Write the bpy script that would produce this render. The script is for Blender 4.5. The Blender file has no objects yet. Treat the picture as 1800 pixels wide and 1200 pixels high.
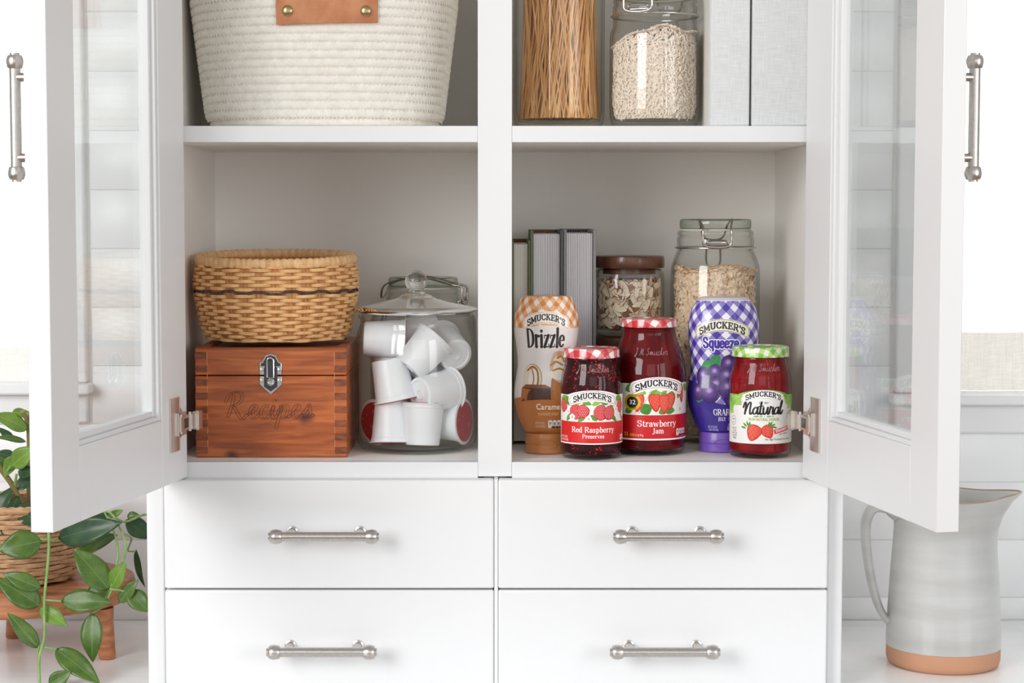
import bpy, bmesh, math, random
import numpy as np
from math import sin, cos, pi, radians, sqrt, asin, atan2, hypot
from mathutils import Vector, Matrix

random.seed(7)
rng = np.random.default_rng(11)
SC = bpy.context.scene
COL = SC.collection

# ------------------------------------------------------------------ camera
F = 3356.0; TH = radians(3.89); DIST = 2.0975; ZC = .531
cam_d = bpy.data.cameras.new('camera'); cam = bpy.data.objects.new('camera', cam_d); COL.objects.link(cam)
cam.location = (0, -DIST, ZC); cam.rotation_euler = (pi/2 - TH, 0, 0)
cam_d.sensor_width = 36; cam_d.lens = 36*F/1800; cam_d.shift_x = 30/1800
cam_d.clip_start = .05
SC.camera = cam

# ------------------------------------------------------------------ world, lights, exposure
W = bpy.data.worlds.new('world'); SC.world = W; W.use_nodes = True
bg = W.node_tree.nodes['Background']; bg.inputs[0].default_value = (.975, .99, 1.0, 1); bg.inputs[1].default_value = .535

def area(name, loc, target, sx, sy, power, col=(1, 1, 1)):
    l = bpy.data.lights.new(name, 'AREA'); l.shape = 'RECTANGLE'; l.size = sx; l.size_y = sy; l.energy = power; l.color = col
    o = bpy.data.objects.new(name, l); COL.objects.link(o); o.location = loc
    o.rotation_euler = (Vector(target)-Vector(loc)).to_track_quat('-Z', 'Y').to_euler()
    return o
area('fill_softbox', (1.9, -2.3, .75), (-.2, .15, .42), 1.3, 1.2, 24, (1, .995, .99))
area('front_softbox', (.35, -3.3, .95), (0, .2, .4), 1.6, 1.2, 7, (1, .995, .99))
area('key_softbox', (-1.75, -2.4, 1.15), (.2, .15, .40), 1.3, 1.4, 68, (1, .995, .985))
area('daylight_left_window', (-.95, .75, .85), (-.95, .3, .75), .9, 1.3, 19, (.98, .99, 1))
area('daylight_right_window', (.95, .75, .85), (.95, .3, .75), .9, 1.3, 30, (.98, .99, 1))
vs = SC.view_settings; vs.view_transform = 'Standard'; vs.look = 'None'; vs.gamma = 1; vs.exposure = -0.11; vs.use_curve_mapping = False
cy = SC.cycles; cy.use_denoising = True; cy.max_bounces = 14; cy.transparent_max_bounces = 40; cy.glossy_bounces = 6
cy.transmission_bounces = 10; cy.diffuse_bounces = 9; cy.sample_clamp_indirect = 4

# ------------------------------------------------------------------ pixel -> world helpers
def ray(px, py):
    xc = (px-870)/F; yc = (600-py)/F
    return Vector((xc, cos(TH)+yc*sin(TH), -sin(TH)+yc*cos(TH)))
def P(px, py, Y):
    d = ray(px, py); return Vector((0, -DIST, ZC)) + d*((Y+DIST)/d.y)

# ------------------------------------------------------------------ materials
def nodes(m): m.use_nodes = True; return m.node_tree.nodes, m.node_tree.links
def rgb(h):
    if isinstance(h, str):
        h = h.lstrip('#'); c = [int(h[i:i+2], 16)/255 for i in (0, 2, 4)]
        return tuple(x/12.92 if x <= .04045 else ((x+.055)/1.055)**2.4 for x in c)+(1,)
    return tuple(h)+(1,) if len(h) == 3 else tuple(h)
def mat(name, col, rough=.5, metal=0, coat=0, var=None, vscale=(8, 8, 8), vdetail=4, bump=0, bscale=60, bstretch=(1, 1, 1),
        spec=.5, sheen=0, aniso=0, ramp=(.35, .65), dist=0, sss=0, trans=0):
    m = bpy.data.materials.new(name); N, L = nodes(m); b = N['Principled BSDF']
    b.inputs['Base Color'].default_value = rgb(col); b.inputs['Roughness'].default_value = rough
    b.inputs['Metallic'].default_value = metal; b.inputs['Coat Weight'].default_value = coat; b.inputs['Coat Roughness'].default_value = .05
    b.inputs['Specular IOR Level'].default_value = spec; b.inputs['Sheen Weight'].default_value = sheen
    b.inputs['Transmission Weight'].default_value = trans
    if sss:
        b.inputs['Subsurface Weight'].default_value = sss; b.inputs['Subsurface Scale'].default_value = .01
    tc = N.new('ShaderNodeTexCoord')
    if var is not None:
        mp = N.new('ShaderNodeMapping'); mp.inputs['Scale'].default_value = vscale; L.new(tc.outputs['Object'], mp.inputs[0])
        n = N.new('ShaderNodeTexNoise'); n.inputs['Scale'].default_value = 1; n.inputs['Detail'].default_value = vdetail; n.inputs['Distortion'].default_value = dist
        L.new(mp.outputs[0], n.inputs[0])
        r = N.new('ShaderNodeValToRGB'); r.color_ramp.elements[0].position = ramp[0]; r.color_ramp.elements[1].position = ramp[1]
        r.color_ramp.elements[0].color = rgb(col); r.color_ramp.elements[1].color = rgb(var)
        L.new(n.outputs[0], r.inputs[0]); L.new(r.outputs[0], b.inputs['Base Color'])
    if bump:
        mp = N.new('ShaderNodeMapping'); mp.inputs['Scale'].default_value = [bscale*s for s in bstretch]; L.new(tc.outputs['Object'], mp.inputs[0])
        n = N.new('ShaderNodeTexNoise'); n.inputs['Scale'].default_value = 1; n.inputs['Detail'].default_value = 3; L.new(mp.outputs[0], n.inputs[0])
        bp = N.new('ShaderNodeBump'); bp.inputs['Strength'].default_value = bump; bp.inputs['Distance'].default_value = .001
        L.new(n.outputs[0], bp.inputs['Height']); L.new(bp.outputs[0], b.inputs['Normal'])
    return m
def thin_glass(name, tint=(.97, .98, .97), edge=(.55, .62, .58), k=2.5, f0=.04, rough=0.0):
    """thin clear glass: straight-through light tinted more at grazing angles plus a Fresnel reflection"""
    m = bpy.data.materials.new(name); N, L = nodes(m); N.remove(N['Principled BSDF']); out = N['Material Output']
    lw = N.new('ShaderNodeLayerWeight'); lw.inputs[0].default_value = .5
    pw = N.new('ShaderNodeMath'); pw.operation = 'POWER'; pw.inputs[1].default_value = k; L.new(lw.outputs['Facing'], pw.inputs[0])
    mx = N.new('ShaderNodeMix'); mx.data_type = 'RGBA'; mx.inputs[6].default_value = rgb(tint); mx.inputs[7].default_value = rgb(edge)
    L.new(pw.outputs[0], mx.inputs[0])
    t = N.new('ShaderNodeBsdfTransparent'); L.new(mx.outputs[2], t.inputs[0])
    g = N.new('ShaderNodeBsdfGlossy'); g.inputs['Roughness'].default_value = rough
    p5 = N.new('ShaderNodeMath'); p5.operation = 'POWER'; p5.inputs[1].default_value = 5; L.new(lw.outputs['Facing'], p5.inputs[0])
    fr = N.new('ShaderNodeMath'); fr.operation = 'MULTIPLY_ADD'; fr.inputs[1].default_value = 1-f0; fr.inputs[2].default_value = f0; L.new(p5.outputs[0], fr.inputs[0])
    ms = N.new('ShaderNodeMixShader'); L.new(fr.outputs[0], ms.inputs[0]); L.new(t.outputs[0], ms.inputs[1]); L.new(g.outputs[0], ms.inputs[2])
    L.new(ms.outputs[0], out.inputs[0])
    return m
def real_glass(name, col=(1, 1, 1), ior=1.48):
    m = bpy.data.materials.new(name); N, L = nodes(m); N.remove(N['Principled BSDF'])
    g = N.new('ShaderNodeBsdfGlass'); g.inputs['Color'].default_value = rgb(col); g.inputs['IOR'].default_value = ior; g.inputs['Roughness'].default_value = 0
    L.new(g.outputs[0], N['Material Output'].inputs[0]); return m
def img_mat(name, img, rough=.4, coat=0, spec=.5):
    m = bpy.data.materials.new(name); N, L = nodes(m); b = N['Principled BSDF']
    t = N.new('ShaderNodeTexImage'); t.image = img; t.extension = 'EXTEND'; t.interpolation = 'Cubic'
    L.new(t.outputs[0], b.inputs['Base Color']); b.inputs['Roughness'].default_value = rough
    b.inputs['Coat Weight'].default_value = coat; b.inputs['Specular IOR Level'].default_value = spec
    return m
def weave_mat(name, c1, c2, scale, rough=.9, bump=.4, trans=0):
    """fine woven cloth: crossed thread waves in colour and relief"""
    m = bpy.data.materials.new(name); N, L = nodes(m); b = N['Principled BSDF']; tc = N.new('ShaderNodeTexCoord')
    b.inputs['Roughness'].default_value = rough
    outs = []
    for st in ((1, 1, .06), (.06, 1, 1)):
        mp = N.new('ShaderNodeMapping'); mp.inputs['Scale'].default_value = [scale*s for s in st]; L.new(tc.outputs['Object'], mp.inputs[0])
        n = N.new('ShaderNodeTexNoise'); n.inputs['Scale'].default_value = 1; n.inputs['Detail'].default_value = 2; L.new(mp.outputs[0], n.inputs[0]); outs.append(n)
    a = N.new('ShaderNodeMath'); a.operation = 'ADD'; L.new(outs[0].outputs[0], a.inputs[0]); L.new(outs[1].outputs[0], a.inputs[1])
    r = N.new('ShaderNodeValToRGB'); r.color_ramp.elements[0].position = .8*.5; r.color_ramp.elements[1].position = .62
    h = N.new('ShaderNodeMath'); h.operation = 'MULTIPLY'; h.inputs[1].default_value = .5; L.new(a.outputs[0], h.inputs[0])
    L.new(h.outputs[0], r.inputs[0]); r.color_ramp.elements[0].color = rgb(c1); r.color_ramp.elements[1].color = rgb(c2)
    L.new(r.outputs[0], b.inputs['Base Color'])
    bp = N.new('ShaderNodeBump'); bp.inputs['Strength'].default_value = bump; bp.inputs['Distance'].default_value = .0006
    L.new(h.outputs[0], bp.inputs['Height']); L.new(bp.outputs[0], b.inputs['Normal'])
    if trans:
        t = N.new('ShaderNodeBsdfTranslucent'); L.new(r.outputs[0], t.inputs[0])
        ms = N.new('ShaderNodeMixShader'); ms.inputs[0].default_value = trans
        L.new(b.outputs[0], ms.inputs[1]); L.new(t.outputs[0], ms.inputs[2]); L.new(ms.outputs[0], N['Material Output'].inputs[0])
    return m

M = {}
M['white'] = mat('white_lacquer', (.765, .768, .778), .38, spec=.4)
M['inner'] = mat('white_inside_brightened', (.90, .885, .855), .5, spec=.35)  # cupboard white raised above the fronts' tone, so the shaded inside looks brighter
M['wall'] = mat('wall_paint', (.84, .84, .84), .7)
M['tile'] = mat('white_glazed_tile', (.79, .795, .805), .38, var=(.82, .825, .83), vscale=(6, 6, 6))
M['grout'] = mat('grout', (.84, .83, .82), .9)
M['marble'] = mat('white_marble', (.92, .92, .92), .22, var=(.83, .84, .855), vscale=(3, 9, 3), vdetail=8, ramp=(.55, .75), dist=1.2)
M['floor'] = mat('oak_floor', (.42, .30, .2), .5, var=(.3, .2, .13), vscale=(2, 30, 2))
M['nickel'] = mat('brushed_nickel', (.60, .56, .53), .3, metal=1, var=(.53, .49, .46), vscale=(300, 300, 300), bump=.05, bscale=900)
M['hinge'] = mat('nickel_plated_steel', (.72, .68, .64), .42, metal=1, bump=.15, bscale=180)
M['chrome'] = mat('chrome', (.7, .69, .68), .12, metal=1)
M['wire'] = mat('steel_wire', (.55, .52, .49), .22, metal=1)
M['brass'] = mat('aged_brass', (.45, .34, .17), .28, metal=1)
M['dark'] = mat('dark_metal', (.03, .03, .035), .25, metal=0, spec=.8)
M['glass'] = thin_glass('clear_thin_glass')
M['pane'] = thin_glass('pane_glass', (.96, .97, .97), (.85, .88, .88), 3)
M['jarglass'] = thin_glass('storage_jar_glass', (.988, .992, .988), (.52, .56, .52), 4.5, f0=.03)
M['lidglass'] = thin_glass('jar_lid_glass', (.88, .91, .87), (.36, .42, .35), 2.2)
M['solidglass'] = real_glass('solid_glass', (.96, .975, .965))

# ------------------------------------------------------------------ geometry accumulator
class G:
    def __init__(s): s.v = []; s.f = []; s.uv = None
    def add(s, V, Fc):
        b = len(s.v); s.v += [tuple(p) for p in V]; s.f += [tuple(i+b for i in f) for f in Fc]; return s
    def box(s, x0, x1, y0, y1, z0, z1):
        V = [(x, y, z) for z in (z0, z1) for y in (y0, y1) for x in (x0, x1)]
        return s.add(V, [(0, 2, 3, 1), (4, 5, 7, 6), (0, 1, 5, 4), (2, 6, 7, 3), (0, 4, 6, 2), (1, 3, 7, 5)])
    def lathe(s, prof, n=64, sx=1, sy=1, c=(0, 0, 0), ex=2.0, a0=0, a1=2*pi, fr=None):
        """prof: list of (r,z). ex: superellipse exponent of the plan. fr(phi,z)->radius factor"""
        full = abs(a1-a0-2*pi) < 1e-6; m = n if full else n+1; V = []; Fc = []; rings = []
        for r, z in prof:
            if r <= 1e-7: rings.append([len(V)]); V.append((c[0], c[1], c[2]+z)); continue
            ring = []
            for i in range(m):
                a = a0+(a1-a0)*i/n; ca, sa = cos(a), sin(a)
                if ex != 2: k = (abs(ca)**ex+abs(sa)**ex)**(-1/ex)
                else: k = 1
                if fr: k *= fr(a, z)
                ring.append(len(V)); V.append((c[0]+r*sx*k*ca, c[1]+r*sy*k*sa, c[2]+z))
            rings.append(ring)
        for A, B in zip(rings, rings[1:]):
            for i in range(n):
                j = (i+1) % m
                if len(A) == 1 and len(B) == 1: continue
                if len(A) == 1: Fc.append((A[0], B[j], B[i]))
                elif len(B) == 1: Fc.append((A[i], A[j], B[0]))
                else: Fc.append((A[i], A[j], B[j], B[i]))
        return s.add(V, Fc)
    def tube(s, pts, r, n=8, closed=False, flat=1.0, caps=True):
        pts = [Vector(p) for p in pts]; m = len(pts); V = []; Fc = []
        rs = r if hasattr(r, '__len__') else [r]*m
        up = None
        for i, p in enumerate(pts):
            if closed: t = pts[(i+1) % m]-pts[i-1]
            else: t = pts[min(i+1, m-1)]-pts[max(i-1, 0)]
            t.normalize()
            if up is None: up = Vector((0, 0, 1)) if abs(t.z) < .9 else Vector((0, 1, 0))
            a = t.cross(up)
            if a.length < 1e-6: a = t.cross(Vector((1, 0, 0)))
            a.normalize(); b = a.cross(t).normalized(); up = b
            for k in range(n):
                w = 2*pi*k/n; V.append(p+a*cos(w)*rs[i]*flat+b*sin(w)*rs[i])
        for i in range(m if closed else m-1):
            j = (i+1) % m
            for k in range(n): Fc.append((i*n+k, i*n+(k+1) % n, j*n+(k+1) % n, j*n+k))
        if caps and not closed: Fc.append(tuple(range(n))[::-1]); Fc.append(tuple((m-1)*n+k for k in range(n)))
        return s.add(V, Fc)
    def prism(s, poly, axis, d0, d1):
        """poly in the two other axes, extruded along axis 0/1/2"""
        n = len(poly); V = []
        for d in (d0, d1):
            for a, b in poly:
                V.append({0: (d, a, b), 1: (a, d, b), 2: (a, b, d)}[axis])
        Fc = [tuple(range(n))[::-1], tuple(range(n, 2*n))]+[(i, (i+1) % n, n+(i+1) % n, n+i) for i in range(n)]
        return s.add(V, Fc)
    def xf(s, Mx):
        s.v = [tuple(Mx @ Vector(p)) for p in s.v]; return s
    def merge(s, g): return s.add(g.v, g.f)
    def mesh(s, name, smooth=35):
        me = bpy.data.meshes.new(name); me.from_pydata(s.v, [], s.f); me.update()
        bm = bmesh.new(); bm.from_mesh(me); bmesh.ops.recalc_face_normals(bm, faces=bm.faces)
        if smooth:
            for f in bm.faces: f.smooth = True
            th = radians(smooth)
            for e in bm.edges:
                if len(e.link_faces) == 2 and e.calc_face_angle(0) > th: e.smooth = False
        bm.to_mesh(me); bm.free(); return me

def put(name, g, m, parent=None, bevel=0, smooth=35, loc=None, seg=2):
    me = g if isinstance(g, bpy.types.Mesh) else g.mesh(name, smooth)
    if m is not None and not me.materials: me.materials.append(m)
    o = bpy.data.objects.new(name, me); COL.objects.link(o)
    if parent is not None: o.parent = parent
    if loc is not None: o.location = loc
    if bevel:
        b = o.modifiers.new('bevel', 'BEVEL'); b.width = bevel; b.segments = seg; b.limit_method = 'ANGLE'; b.harden_normals = False
    return o
def tag(o, label, cat, group=None):
    o['label'] = label; o['category'] = cat
    if group: o['group'] = group
    return o
def thing(name, label, cat, loc=(0, 0, 0), rz=0, group=None):
    o = bpy.data.objects.new(name, None); COL.objects.link(o); o.location = loc; o.rotation_euler = (0, 0, rz); o.empty_display_size = .02
    return tag(o, label, cat, group)
def struct(o): o['kind'] = 'structure'; return o
def dupe(o, parent=None):
    c = o.copy(); COL.objects.link(c)
    if parent is not None: c.parent = parent
    for ch in o.children: dupe(ch, c)
    return c
def catmull(pts, sub=6, closed=False):
    p = np.array(pts, float)
    if closed: q = np.vstack([p[-1], p, p[0], p[1]])
    else: q = np.vstack([2*p[0]-p[1], p, 2*p[-1]-p[-2]])
    out = []
    for i in range(1, len(q)-2):
        for k in range(sub):
            t = k/sub
            out.append(.5*((2*q[i])+(-q[i-1]+q[i+1])*t+(2*q[i-1]-5*q[i]+4*q[i+1]-q[i+2])*t*t+(-q[i-1]+3*q[i]-3*q[i+1]+q[i+2])*t**3))
    if not closed: out.append(q[-2])
    return [tuple(x) for x in out]

# =================================================================== LETTERING (stroke glyphs) AND FLAT PRINT
# a glyph is (advance, [(kind, points)...]); kind t thick line, n thin line, c smooth curve whose weight follows direction,
# d = serif bar, m = medium line
def _st(x, y0=0, y1=1, lo=.13, hi=.13, k='t'):
    r = [(k, [(x, y0), (x, y1)])]
    if lo: r.append(('d', [(x-lo, y0), (x+lo, y0)]))
    if hi: r.append(('d', [(x-hi, y1), (x+hi, y1)]))
    return r
X_ = .66
GL = {
 'S': (.74, [('c', [(.60, .78), (.52, .95), (.35, 1), (.16, .93), (.09, .76), (.18, .60), (.38, .51), (.57, .40), (.64, .23), (.54, .06), (.34, 0), (.17, .05), (.08, .22)]), ('d', [(.62, .98), (.62, .72)]), ('d', [(.07, .02), (.07, .28)])]),
 'M': (1.02, _st(.15, hi=0)+_st(.87, hi=0)+[('t', [(.13, 1), (.50, .18)]), ('m', [(.50, .18), (.88, 1)]), ('d', [(.02, 1), (.2, 1)]), ('d', [(.82, 1), (1, 1)])]),
 'U': (.88, [('c', [(.18, 1), (.18, .35), (.24, .1), (.44, 0), (.62, .1), (.69, .35), (.69, 1)]), ('t', [(.18, .98), (.18, .35)]), ('d', [(.04, 1), (.32, 1)]), ('d', [(.57, 1), (.82, 1)])]),
 'C': (.80, [('c', [(.68, .74), (.58, .93), (.40, 1), (.17, .84), (.09, .5), (.17, .16), (.40, 0), (.58, .05), (.72, .24)]), ('d', [(.69, .98), (.69, .70)])]),
 'K': (.86, _st(.17)+[('n', [(.22, .40), (.64, .98)]), ('t', [(.36, .56), (.70, .02)]), ('d', [(.52, 1), (.78, 1)]), ('d', [(.58, 0), (.84, 0)])]),
 'E': (.74, _st(.17, lo=.14, hi=.14)+[('n', [(.17, 1), (.64, 1)]), ('n', [(.17, .51), (.50, .51)]), ('n', [(.17, 0), (.66, 0)]), ('d', [(.63, 1), (.63, .76)]), ('d', [(.65, 0), (.65, .25)]), ('d', [(.50, .62), (.50, .40)])]),
 'R': (.84, _st(.17)+[('c', [(.17, 1), (.46, 1), (.62, .9), (.64, .75), (.60, .58), (.44, .50), (.17, .50)]), ('t', [(.42, .48), (.68, .03)]), ('d', [(.62, 0), (.82, 0)])]),
 "'": (.26, [('t', [(.13, 1.0), (.11, .74)])]),
 'D': (.84, _st(.17)+[('c', [(.17, 1), (.42, 1), (.66, .82), (.73, .5), (.66, .18), (.42, 0), (.17, 0)])]),
 'P': (.74, _st(.17)+[('c', [(.17, 1), (.44, 1), (.61, .9), (.64, .74), (.60, .56), (.44, .47), (.17, .47)])]),
 'G': (.86, [('c', [(.70, .76), (.58, .95), (.40, 1), (.17, .84), (.09, .5), (.17, .16), (.42, 0), (.60, .04), (.70, .14)]), ('d', [(.70, .98), (.70, .72)]), ('t', [(.70, .08), (.70, .42)]), ('d', [(.55, .43), (.80, .43)])]),
 'A': (.82, [('n', [(.10, .02), (.40, 1)]), ('t', [(.40, 1), (.70, .02)]), ('n', [(.20, .34), (.60, .34)]), ('d', [(.0, 0), (.24, 0)]), ('d', [(.56, 0), (.84, 0)])]),
 'L': (.70, _st(.17)+[('n', [(.17, 0), (.62, 0)]), ('d', [(.62, 0), (.62, .25)])]),
 'Y': (.80, [('t', [(.10, 1), (.40, .5)]), ('n', [(.40, .5), (.68, 1)]), ('t', [(.40, .5), (.40, 0)]), ('d', [(0, 1), (.24, 1)]), ('d', [(.56, 1), (.8, 1)]), ('d', [(.26, 0), (.54, 0)])]),
 'J': (.52, [('t', [(.32, 1), (.32, .12)]), ('c', [(.32, .15), (.26, -.08), (.12, -.14), (.04, -.06)]), ('d', [(.18, 1), (.46, 1)])]),
 'T': (.76, _st(.38, hi=0)+[('n', [(.06, 1), (.70, 1)]), ('d', [(.06, 1), (.06, .78)]), ('d', [(.70, 1), (.70, .78)])]),
 'O': (.86, [('c', [(.42, 1), (.16, .86), (.08, .5), (.16, .14), (.42, 0), (.68, .14), (.76, .5), (.68, .86), (.42, 1)])]),
 'e': (.56, [('c', [(.08, .36), (.48, .38), (.44, .58), (.28, X_), (.12, .56), (.06, .33), (.12, .09), (.30, 0), (.48, .12)])]),
 'd': (.64, [('c', [(.46, .54), (.30, X_), (.13, .56), (.07, .32), (.13, .09), (.28, 0), (.46, .12)]), ('t', [(.47, 0), (.47, 1)]), ('d', [(.36, 1), (.47, 1)]), ('d', [(.47, 0), (.60, .02)])]),
 'a': (.58, [('c', [(.10, .50), (.16, .62), (.30, X_), (.43, .56), (.44, .40)]), ('t', [(.44, .45), (.44, .06)]), ('c', [(.44, .38), (.20, .34), (.08, .18), (.16, .02), (.30, .01), (.44, .14)]), ('n', [(.44, .05), (.56, .03)])]),
 's': (.48, [('c', [(.38, .52), (.30, .64), (.17, .64), (.09, .52), (.14, .40), (.30, .30), (.38, .18), (.30, .02), (.16, 0), (.07, .14)])]),
 'p': (.64, [('t', [(.17, -.28), (.17, X_)]), ('d', [(.05, -.28), (.30, -.28)]), ('d', [(.05, X_), (.17, X_)]), ('c', [(.17, .54), (.34, X_), (.50, .56), (.56, .33), (.50, .09), (.34, 0), (.17, .12)])]),
 'b': (.64, [('t', [(.17, 0), (.17, 1)]), ('d', [(.05, 1), (.17, 1)]), ('c', [(.17, .54), (.34, X_), (.50, .56), (.56, .33), (.50, .09), (.34, 0), (.17, .12)])]),
 'r': (.50, [('t', [(.16, 0), (.16, X_)]), ('d', [(.04, 0), (.32, 0)]), ('d', [(.04, X_), (.16, X_)]), ('c', [(.16, .44), (.26, .62), (.38, .66), (.45, .60)])]),
 'y': (.62, [('t', [(.10, X_), (.32, .06)]), ('n', [(.54, X_), (.28, -.10)]), ('c', [(.28, -.10), (.18, -.26), (.06, -.24)]), ('d', [(0, X_), (.22, X_)]), ('d', [(.42, X_), (.62, X_)])]),
 'v': (.62, [('t', [(.10, X_), (.32, .02)]), ('n', [(.54, X_), (.32, .02)]), ('d', [(0, X_), (.22, X_)]), ('d', [(.42, X_), (.62, X_)])]),
 't': (.44, [('t', [(.19, .86), (.19, .12)]), ('c', [(.19, .15), (.24, 0), (.34, .0), (.42, .08)]), ('n', [(.04, X_), (.38, X_)])]),
 'w': (.90, [('t', [(.10, X_), (.27, .02)]), ('n', [(.27, .02), (.44, .6)]), ('t', [(.44, .6), (.62, .02)]), ('n', [(.62, .02), (.80, X_)]), ('d', [(0, X_), (.20, X_)]), ('d', [(.70, X_), (.88, X_)])]),
 'm': (.98, [('t', [(.15, 0), (.15, X_)]), ('d', [(.04, X_), (.15, X_)]), ('c', [(.15, .46), (.28, .64), (.42, .62), (.48, .46)]), ('t', [(.48, .5), (.48, 0)]), ('c', [(.48, .46), (.60, .64), (.75, .62), (.81, .46)]), ('t', [(.81, .5), (.81, 0)]), ('d', [(.03, 0), (.28, 0)]), ('d', [(.37, 0), (.60, 0)]), ('d', [(.70, 0), (.94, 0)])]),
 'i': (.34, [('t', [(.17, 0), (.17, X_)]), ('d', [(.04, 0), (.30, 0)]), ('d', [(.04, X_), (.17, X_)]), ('t', [(.17, .90), (.17, .92)])]),
 'l': (.34, [('t', [(.17, 0), (.17, 1.05)]), ('d', [(.04, 0), (.30, 0)]), ('d', [(.04, 1.05), (.17, 1.05)])]),
 'z': (.56, [('n', [(.08, X_), (.48, X_)]), ('t', [(.46, X_), (.10, 0)]), ('n', [(.08, 0), (.50, 0)]), ('d', [(.08, X_), (.08, .50)]), ('d', [(.50, 0), (.50, .17)])]),
 ' ': (.34, []),
}
# connected brush script, x-height 1
SCR = {
 'N': (1.35, [('c', [(-.15, .95), (.0, 1.5), (.18, 1.68), (.26, 1.3), (.2, .6), (.14, .0)]), ('c', [(.14, .1), (.40, .95), (.68, 1.55), (.92, 1.72), (1.0, 1.4), (.92, .7), (.95, .1), (1.1, .0), (1.3, .25)])]),
 'a': (.98, [('c', [(.72, .85), (.5, 1), (.2, .8), (.06, .4), (.2, .04), (.45, .1), (.68, .5), (.78, .98)]), ('c', [(.78, .98), (.72, .4), (.78, .06), (.92, .04), (1.04, .25)])]),
 't': (.62, [('c', [(.32, 1.75), (.24, 1.1), (.18, .4), (.26, .04), (.42, .02), (.66, .28)]), ('n', [(-.08, 1.12), (.62, 1.22)])]),
 'u': (.98, [('c', [(.08, .95), (.06, .45), (.14, .08), (.32, .04), (.56, .4), (.70, .95)]), ('c', [(.72, .98), (.68, .4), (.74, .06), (.88, .04), (1.02, .3)])]),
 'r': (.78, [('c', [(.02, .3), (.12, .8), (.2, 1.12), (.3, .95), (.45, .92), (.58, .98), (.54, .5), (.56, .1), (.68, .02), (.82, .3)])]),
 'l': (.56, [('c', [(-.02, .3), (.28, 1.1), (.44, 1.75), (.36, 1.95), (.2, 1.5), (.14, .6), (.2, .08), (.36, .02), (.62, .5)])]),
 'R': (1.35, [('c', [(.36, 1.75), (.28, .9), (.12, .1)]), ('c', [(-.12, 1.2), (.05, 1.75), (.5, 2.0), (.86, 1.8), (.82, 1.3), (.45, .98), (.35, .95), (.6, .6), (.85, .1), (1.05, -.02), (1.3, .3)])]),
 'e': (.72, [('c', [(0, .28), (.28, .5), (.5, .82), (.38, 1.0), (.18, .8), (.12, .35), (.26, .04), (.46, .04), (.74, .3)])]),
 'c': (.70, [('c', [(.5, .82), (.4, 1.0), (.18, .82), (.08, .4), (.22, .04), (.44, .04), (.72, .3)])]),
 'i': (.45, [('c', [(.0, .3), (.16, .95), (.12, .4), (.18, .04), (.3, .04), (.48, .3)]), ('c', [(.22, 1.35), (.26, 1.4)])]),
 'p': (.85, [('c', [(.02, .3), (.22, 1.0), (.14, .2), (.02, -.8)]), ('c', [(.16, .4), (.35, .95), (.58, .95), (.62, .5), (.45, .06), (.2, .1)]), ('c', [(.5, .1), (.7, .1), (.88, .3)])]),
 's': (.70, [('c', [(0, .28), (.3, .8), (.38, 1.05), (.46, .7), (.5, .3), (.3, .02), (.08, .12)]), ('c', [(.4, .08), (.55, .1), (.72, .3)])]),
 'J': (.8, [('c', [(.1, 1.5), (.4, 1.9), (.5, 1.6), (.3, .3), (.1, -.5), (-.1, -.2), (.5, .4)])]),
 'M': (1.3, [('c', [(0, 0), (.2, 1.2), (.3, 1.8), (.35, 1.2), (.4, .2), (.65, 1.3), (.8, 1.7), (.8, 1.0), (.85, .1), (1.2, .4)])]),
 'm': (1.2, [('c', [(0, .3), (.15, 1), (.15, 0), (.4, 1), (.5, .1), (.75, 1), (.85, .1), (1.15, .3)])]),
 'k': (.8, [('c', [(0, .3), (.35, 1.7), (.2, 1.8), (.12, 0)]), ('c', [(.15, .4), (.5, 1), (.3, .5), (.6, .05), (.8, .3)])]),
 'S': (.9, [('c', [(.6, 1.6), (.3, 1.8), (.2, 1.3), (.6, .6), (.35, 0), (0, .3)])]),
 ' ': (.5, []), '.': (.3, [('c', [(.1, 0), (.14, .04)])]),
}
def glyph_run(text, table, track=0.0):
    """-> total advance, [(kind, points)]"""
    x = 0; out = []
    for ch in text:
        adv, st = table.get(ch, (.5, []))
        for k, p in st: out.append((k, [(x+a, b) for a, b in p]))
        x += adv+track
    return x-track, out

_cache = {}
def font_tris(ch):
    """triangles of one sans-serif glyph from Blender's built-in font (size 1)"""
    if ch in _cache: return _cache[ch]
    c = bpy.data.curves.new('t', 'FONT'); c.body = ch; c.size = 1; c.resolution_u = 3; c.fill_mode = 'FRONT'
    o = bpy.data.objects.new('t', c); COL.objects.link(o); bpy.context.view_layer.update()
    me = o.to_mesh(); me.calc_loop_triangles(); vs_ = [v.co.copy() for v in me.vertices]
    T = [[(vs_[i].x, vs_[i].y) for i in t.vertices] for t in me.loop_triangles]
    w = max([v.x for v in vs_]+[0]); o.to_mesh_clear(); bpy.data.objects.remove(o); bpy.data.curves.remove(c)
    _cache[ch] = (w+.07 if vs_ else .3, T); return _cache[ch]

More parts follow.
